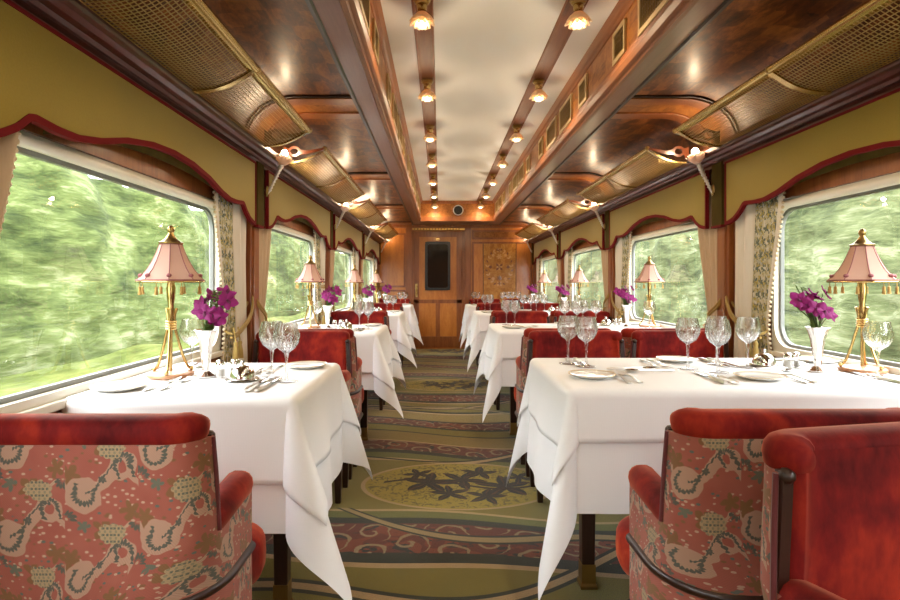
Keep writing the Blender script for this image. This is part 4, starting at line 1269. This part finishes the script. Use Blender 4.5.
def make_vase():
    root = empty('bud_vase')
    b = MB(); b.lathe([(0, 0.001), (.03, .001), (.031, .005), (.022, .011), (.010, .02), (.0115, .03), (0, .03)], 28); b.build('foot', M['silver'], root)
    b = MB()
    def rf(r, z, a): return r * (1 + .035 * cos(8 * a) * (1 if z > .03 else 0)), z
    b.lathe([(0, .029), (.011, .029), (.014, .045), (.0175, .08), (.023, .115), (.031, .142), (.038, .155), (.0365, .1555), (.029, .141), (.0205, .115), (.0155, .08), (.011, .048), (0, .045)], 48, rf); b.build('trumpet', M['silver'], root, angle=60)
    return root
def spl3(pts, n=8):
    pts = [Vector(p) for p in pts]; out = []
    for i in range(len(pts) - 1):
        p0, p1, p2, p3 = pts[max(i - 1, 0)], pts[i], pts[i + 1], pts[min(i + 2, len(pts) - 1)]
        for j in range(n):
            t = j / n; out.append(.5 * ((2 * p1) + (p2 - p0) * t + (2 * p0 - 5 * p1 + 4 * p2 - p3) * t * t + (3 * p1 - p0 - 3 * p2 + p3) * t ** 3))
    out.append(pts[-1]); return out
def make_bouquet(seed, fern_side, sd):
    rnd = random.Random(seed)
    root = empty('orchid_bouquet')
    def petal(b, c, nrm, ang, L, W):
        z = nrm.normalized(); x = z.orthogonal().normalized(); y = z.cross(x)
        d = x * cos(ang) + y * sin(ang); e = z.cross(d)
        def fn(u, v):
            w = W * sin(pi * (.06 + .9 * v)) ** .75
            cup = .28 * L * (v ** 2) * .5 - .12 * L * u * u
            return c + d * (L * v) + e * (w * u) + z * (cup + .004)
        b.grid(fn, lin(-1, 1, 5), lin(0, 1, 6))
    heads = []
    for i in range(13):
        a = i * 2.4; rr = .012 + .042 * ((i * .37) % 1)
        h = .192 + .085 * ((i * .618) % 1)
        heads.append((Vector((rr * cos(a) * 1.0, rr * sin(a), h)), Vector((cos(a) * .7, sin(a) * .7 - .75, .35 + rnd.uniform(-.2, .3)))))
    heads = [(Vector((p.x + sd * .012, p.y, p.z)), n) for p, n in heads]
    heads.append((Vector((sd * .072, -.01, .25)), Vector((sd * .6, -.8, .3))))
    b = MB()
    for p, n in heads:
        b.tube(spl3([(p.x * .06, p.y * .06, .085), (p.x * .18, p.y * .18, .152), p - n.normalized() * .008], 6), .0016, 6)
    b.build('stems', M['stem_green'], root)
    for p, n in heads:
        b = MB(); a0 = rnd.uniform(0, 1); sc = rnd.uniform(.85, 1.15)
        for q in range(5): petal(b, p, n, a0 + q * 2 * pi / 5, (.033 if q % 2 else .029) * sc, (.0145 if q % 2 else .0105) * sc)
        fl = b.build('bloom', M['orchid'], root, angle=180)
        b = MB(); z = n.normalized(); petal(b, p + z * .004, n + Vector((0, 0, -.6)), a0 + .6, .015, .007); b.ball(p + z * .006, .0045, 8); b.build('lip', M['orchid_lip'], fl, angle=180)
    for i in range(9):
        a = fern_side + rnd.uniform(-.9, .9); L = rnd.uniform(.16, .25)
        tip = Vector((cos(a) * .068 * rnd.uniform(.5, 1.1), sin(a) * .045, L + .05))
        line = spl3([(0.004 * cos(a), 0.004 * sin(a), .09), (tip.x * .2, tip.y * .2, .165), tip], 10)
        b = MB(); b.tube(line, .0011, 5)
        for j, p in enumerate(line[7:]):
            ln = .024 * (1 - j / len(line[7:]) * .6)
            for sg in (-1, 1):
                d = Vector((cos(a + sg * 1.1), sin(a + sg * 1.1), .55)).normalized()
                b.tube([p, p + d * ln], [.003, .001], 4)
        b.build('fern_sprig', M['fern'], root)
    return root
def make_lamp():
    root = empty('table_lamp')
    b = MB(); b.lathe([(0, .001), (.067, .001), (.072, .005), (.071, .012), (.065, .0155), (0, .016)], 40); b.build('base', M['wood_base'], root)
    for i in range(3):
        a = radians(-90 + 120 * i + 15); ca, sa = cos(a), sin(a)
        b = MB(); b.tube([p for p in spl3([(.064 * ca, .064 * sa, .022), (.052 * ca, .052 * sa, .034), (.036 * ca, .036 * sa, .075), (.022 * ca, .022 * sa, .125), (.0125 * ca, .0125 * sa, .165), (.0125 * ca, .0125 * sa, .20), (.019 * ca, .019 * sa, .225)], 7)], .0046, 8)
        b.ball((.066 * ca, .066 * sa, .021), .0075, 10); b.build('leg', M['brass'], root)
    b = MB()
    for z in (.158, .166, .174, .182): b.lathe([(.016, z - .0035), (.0185, z), (.016, z + .0035)], 20)
    b.build('collar', M['brass'], root)
    b = MB(); b.lathe([(0, .018), (.005, .018), (.005, .16), (.009, .2), (.012, .215), (.0085, .235), (.0125, .26), (.0145, .29), (.011, .31), (.013, .325), (.003, .33), (.003, .44), (0, .44)], 16); b.build('column', M['brass'], root)
    # eight-sided silk shade
    n = 8; rot = pi / n
    pr = [(.100, .318), (.085, .334), (.069, .355), (.055, .381), (.043, .409), (.033, .437)]
    b = MB()
    for (r0, z0), (r1, z1) in zip(pr, pr[1:]):
        b.add([(r * cos(2 * pi * i / n + rot), r * sin(2 * pi * i / n + rot), z) for r, z in ((r0, z0), (r1, z1)) for i in range(n)], [(i, (i + 1) % n, n + (i + 1) % n, n + i) for i in range(n)])
    sh = b.build('lamp_shade', M['shade'], root, angle=25)
    b = MB()
    for i in range(n):
        a = 2 * pi * i / n + rot
        b.tube([(r * 1.004 * cos(a), r * 1.004 * sin(a), z) for r, z in pr], .0014, 5)
        b.ball((.089 * cos(a), .089 * sin(a), .333), .0085, 8, (1, 1, .8))
    b.tube([(.100 * cos(2 * pi * i / n + rot), .11 * sin(2 * pi * i / n + rot), .318) for i in range(n)], .0028, 6, closed=True)
    b.tube([(.034 * cos(2 * pi * i / n + rot), .034 * sin(2 * pi * i / n + rot), .437) for i in range(n)], .0025, 6, closed=True)
    b.build('shade_braid', M['shade_trim'], sh)
    b = MB(); b.tube([(.101 * cos(2 * pi * i / n + rot), .111 * sin(2 * pi * i / n + rot), .3125) for i in range(n)], .0028, 6, closed=True); b.build('shade_rim', M['brass'], sh)
    for i in range(n):
        a = 2 * pi * i / n
        b = MB(); c_ = Vector((.094 * cos(a), .094 * sin(a), .311)); b.tube([c_, c_ + Vector((0, 0, -.016))], .0012, 5)
        b.lathe([(0, 0), (.004, -.001), (.005, -.006), (.0042, -.01), (.006, -.026), (0, -.026)], 10, M=Matrix.Translation(c_ + Vector((0, 0, -.014)))); b.build('tassel', M['tassel'], sh)
    b = MB(); b.lathe([(0, .437), (.037, .437), (.038, .442), (.028, .446), (.018, .455), (.010, .468), (.008, .474), (.0115, .48), (.0105, .49), (.005, .497), (0, .499)], 24); b.build('finial', M['brass_dark'], root)
    return root

P = {'glass': Proto(make_goblet()), 'plate': Proto(make_plate()), 'fork': Proto(make_fork()), 'knife': Proto(make_knife()), 'spoon': Proto(make_spoon()),
     'shaker': Proto(make_shaker()), 'dome': Proto(make_dome()), 'vase': Proto(make_vase()), 'lamp': Proto(make_lamp()), 'bq0': Proto(make_bouquet(5, 0.2, 1)), 'bq1': Proto(make_bouquet(8, 2.2, -1)), 'bq2': Proto(make_bouquet(21, .5, 1)), 'bq3': Proto(make_bouquet(33, 2.5, -1))}
rj = random.Random(3)
def put(kind, x, y, rz, label, cat, group, z=ZS): return P[kind].place((x, y, z), rz, label, cat, group)
def setting(k, T, seat, xs, ye, sg, glasses, detail, plate=(-.225, .18)):
    """xs: seat centre, ye: table edge at this seat, sg=+1 diner looks towards +y"""
    rz = 0 if sg > 0 else pi
    at = lambda dx, dy: (xs + sg * dx, ye + sg * dy)
    x, y = at(*plate); put('plate', x, y, rz, f'white side plate at {seat} of the {T}', 'plate', 'side plates')
    n = {1: ('only',), 2: ('outer', 'inner')}[len(glasses)]
    for (dx, dy), w in zip(glasses, n):
        x, y = at(dx, dy); put('glass', x, y, rj.uniform(0, 3), f'{"single cut" if w == "only" else w + " cut"} crystal wine glass at {seat} of the {T}', 'wine glass', 'crystal wine glasses')
    if detail:
        for dx, w in ((-.125, 'outer'), (-.088, 'inner')):
            x, y = at(dx, .165 + (.01 if w == 'inner' else 0)); put('fork', x, y, rz + rj.uniform(-.06, .06), f'{w} silver fork at {seat} of the {T}', 'fork', 'silver forks')
        for dx, w in ((.165, 'inner'), (.198, 'outer')):
            x, y = at(dx, .165); put('knife', x, y, rz + rj.uniform(-.04, .04), f'{w} silver table knife at {seat} of the {T}', 'knife', 'silver table knives')
        x, y = at(.02, .30)
        if 'four' in T: put('spoon', x, y, rz + pi / 2 + rj.uniform(-.1, .1), f'silver dessert spoon across the top of {seat}, {T}', 'spoon', 'silver dessert spoons')
for k in range(NB):
    c = C0 + BAY * k
    det = k < 2
    # two-seat table
    T = f'{ORD[k]} two-seat table'; yc = c + LYC
    setting(k, T, 'the near place', LSEAT, yc - LH, 1, ((.235, .22), (.165, .30)), det, (-.215, .10))
    setting(k, T, 'the far place', LSEAT, yc + LH, -1, ((.155, .20),), det and k == 0, (-.225, .115))
    put('lamp', -.888, yc + .0, 0, f'brass table lamp with pink silk shade on the {T}', 'table lamp', 'pink shaded table lamps')
    put('vase', -.768, yc - .01, 0, f'silver trumpet vase holding orchids on the {T}', 'vase', 'silver bud vases')
    put('bq0' if k % 2 == 0 else 'bq2', -.768, yc - .01, 0, f'purple orchids and fern in the vase on the {T}', 'flowers', 'orchid bouquets')
    if det or True:
        for x, w in ((-.716, 'window-side'), (-.677, 'aisle-side')): put('shaker', x, yc - .01 + (.012 if w[0] == 'a' else -.012), .2, f'{w} glass shaker with silver cap on the {T}', 'salt shaker', 'glass salt shakers')
        put('dome', -.628, yc - .066, 0, f'domed silver butter dish on the {T}', 'butter dish', 'silver butter dishes')
    # four-seat table
    T = f'{ORD[k]} four-seat table'; yc = c + RYC
    setting(k, T, 'the near aisle place', RA, yc - RH, 1, ((.25, .275), (.182, .355)), det, (-.21, .185))
    setting(k, T, 'the far aisle place', RA, yc + RH, -1, ((.218, .165), (.168, .24)), det and k == 0, (-.225, .10))
    setting(k, T, 'the near window place', RW, yc - RH, 1, ((.175, .165),), det and k == 0, (-.215, .155))
    setting(k, T, 'the far window place', RW, yc + RH, -1, ((.20, .19), (.125, .265)), det and k == 0, (-.225, .12))
    put('lamp', 1.474, yc - .025, 0, f'brass table lamp with pink silk shade on the {T}', 'table lamp', 'pink shaded table lamps')
    put('vase', 1.315, yc - .03, 0, f'silver trumpet vase holding orchids on the {T}', 'vase', 'silver bud vases')
    put('bq1' if k % 2 == 0 else 'bq3', 1.315, yc - .03, 0, f'purple orchids and fern in the vase on the {T}', 'flowers', 'orchid bouquets')
    for x, w in ((1.292, 'window-side'), (1.25, 'aisle-side')): put('shaker', x, yc + .03 + (.0 if w[0] == 'a' else .022), .2, f'{w} glass shaker with silver cap on the {T}', 'salt shaker', 'glass salt shakers')
    put('dome', 1.206, yc + .102, 0, f'domed silver butter dish on the {T}', 'butter dish', 'silver butter dishes')

# ------------------------------------------------------------------ outside: grass verge and hedgerow beyond the glass
def bank(s):
    ys = lin(-6, 16, 130) + lin(16.5, 60, 60)
    def fn(y, t):
        # t 0..1: verge; 1..2 hedge face; 2..3 crown going back
        n = lambda f, q: noise.noise((y * .45 * f, t * 2.2 * f + q, s * 7.3 + q))
        if t <= 1: d = 1.6 + 2.2 * t; z = -.9 + .95 * t + .10 * n(1.5, 2)
        elif t <= 2:
            q = t - 1; top = 2.95 + .45 * noise.noise((y * .33, 3.1, s)) + .25 * noise.noise((y * 1.1, 7.7, s))
            d = 4.1 + .9 * q + .4 * n(1.2, 5) * q + .12 * n(4, 9); z = -.25 + (top + .25) * q + .1 * n(3, 4) * q
        else:
            q = t - 2; top = 2.95 + .45 * noise.noise((y * .33, 3.1, s)) + .25 * noise.noise((y * 1.1, 7.7, s))
            d = 5.0 + 2.5 * q; z = top + .1 * q
        return (XC + s * (1.25 + d), y, z)
    b = MB(); b.grid(fn, ys, lin(0, 1, 16)); 
    o = b.build('verge_grass', M['meadow'], angle=180)
    tag(o, f'tall pale grass on the verge outside the windows of the {"two-seat" if s < 0 else "four-seat"} tables', 'grass', None, 'stuff')
    b = MB(); b.grid(fn, ys, lin(1, 2, 34) + [2.3, 2.6, 3]); o = b.build('hedgerow_foliage', M['bush' if s < 0 else 'bush_pale'], angle=180)
    tag(o, f'{"bright" if s < 0 else "pale"} green hedgerow outside the windows of the {"two-seat" if s < 0 else "four-seat"} tables', 'foliage', None, 'stuff')
    b = MB(); b.box(XC + s * 1.7, XC + s * 14, -8, 62, -1.1, -.95)
    o = b.build('ground_outside', M['meadow'], smooth=False); tag(o, f'grassy ground outside beyond the {"two-seat" if s < 0 else "four-seat"} tables', 'ground', None, 'structure')
for s in (-1, 1): bank(s)

# ------------------------------------------------------------------ world, camera
w = bpy.data.worlds.new('overcast'); SC.world = w; w.use_nodes = True
nt = w.node_tree; bg = nt.nodes['Background']
tc = nt.nodes.new('ShaderNodeTexCoord'); sp = nt.nodes.new('ShaderNodeSeparateXYZ'); rp = nt.nodes.new('ShaderNodeValToRGB')
nt.links.new(tc.outputs['Generated'], sp.inputs[0]); nt.links.new(sp.outputs[2], rp.inputs[0])
rp.color_ramp.elements[0].position = 0; rp.color_ramp.elements[0].color = (.9, .92, .92, 1)
rp.color_ramp.elements[1].position = .7; rp.color_ramp.elements[1].color = (.96, .98, 1, 1)
nt.links.new(rp.outputs[0], bg.inputs[0]); bg.inputs[1].default_value = 4.6

cam = bpy.data.cameras.new('camera'); co = bpy.data.objects.new('camera', cam); COL.objects.link(co)
co.location = (0, 0, CAM_H); co.rotation_euler = (pi / 2, 0, 0)
cam.sensor_width = 36; cam.lens = 22; cam.shift_x = 10 / 900; cam.shift_y = -17 / 900; cam.clip_start = .02
SC.camera = co
SC.view_settings.view_transform = 'Standard'; SC.view_settings.look = 'None'; SC.view_settings.gamma = 1
SC.view_settings.use_curve_mapping = False
SC.view_settings.exposure = 1.66
cy = SC.cycles
cy.max_bounces = 12; cy.diffuse_bounces = 5; cy.glossy_bounces = 5; cy.transmission_bounces = 10; cy.transparent_max_bounces = 12
cy.caustics_reflective = False; cy.caustics_refractive = False; cy.sample_clamp_indirect = 6
cy.use_denoising = True
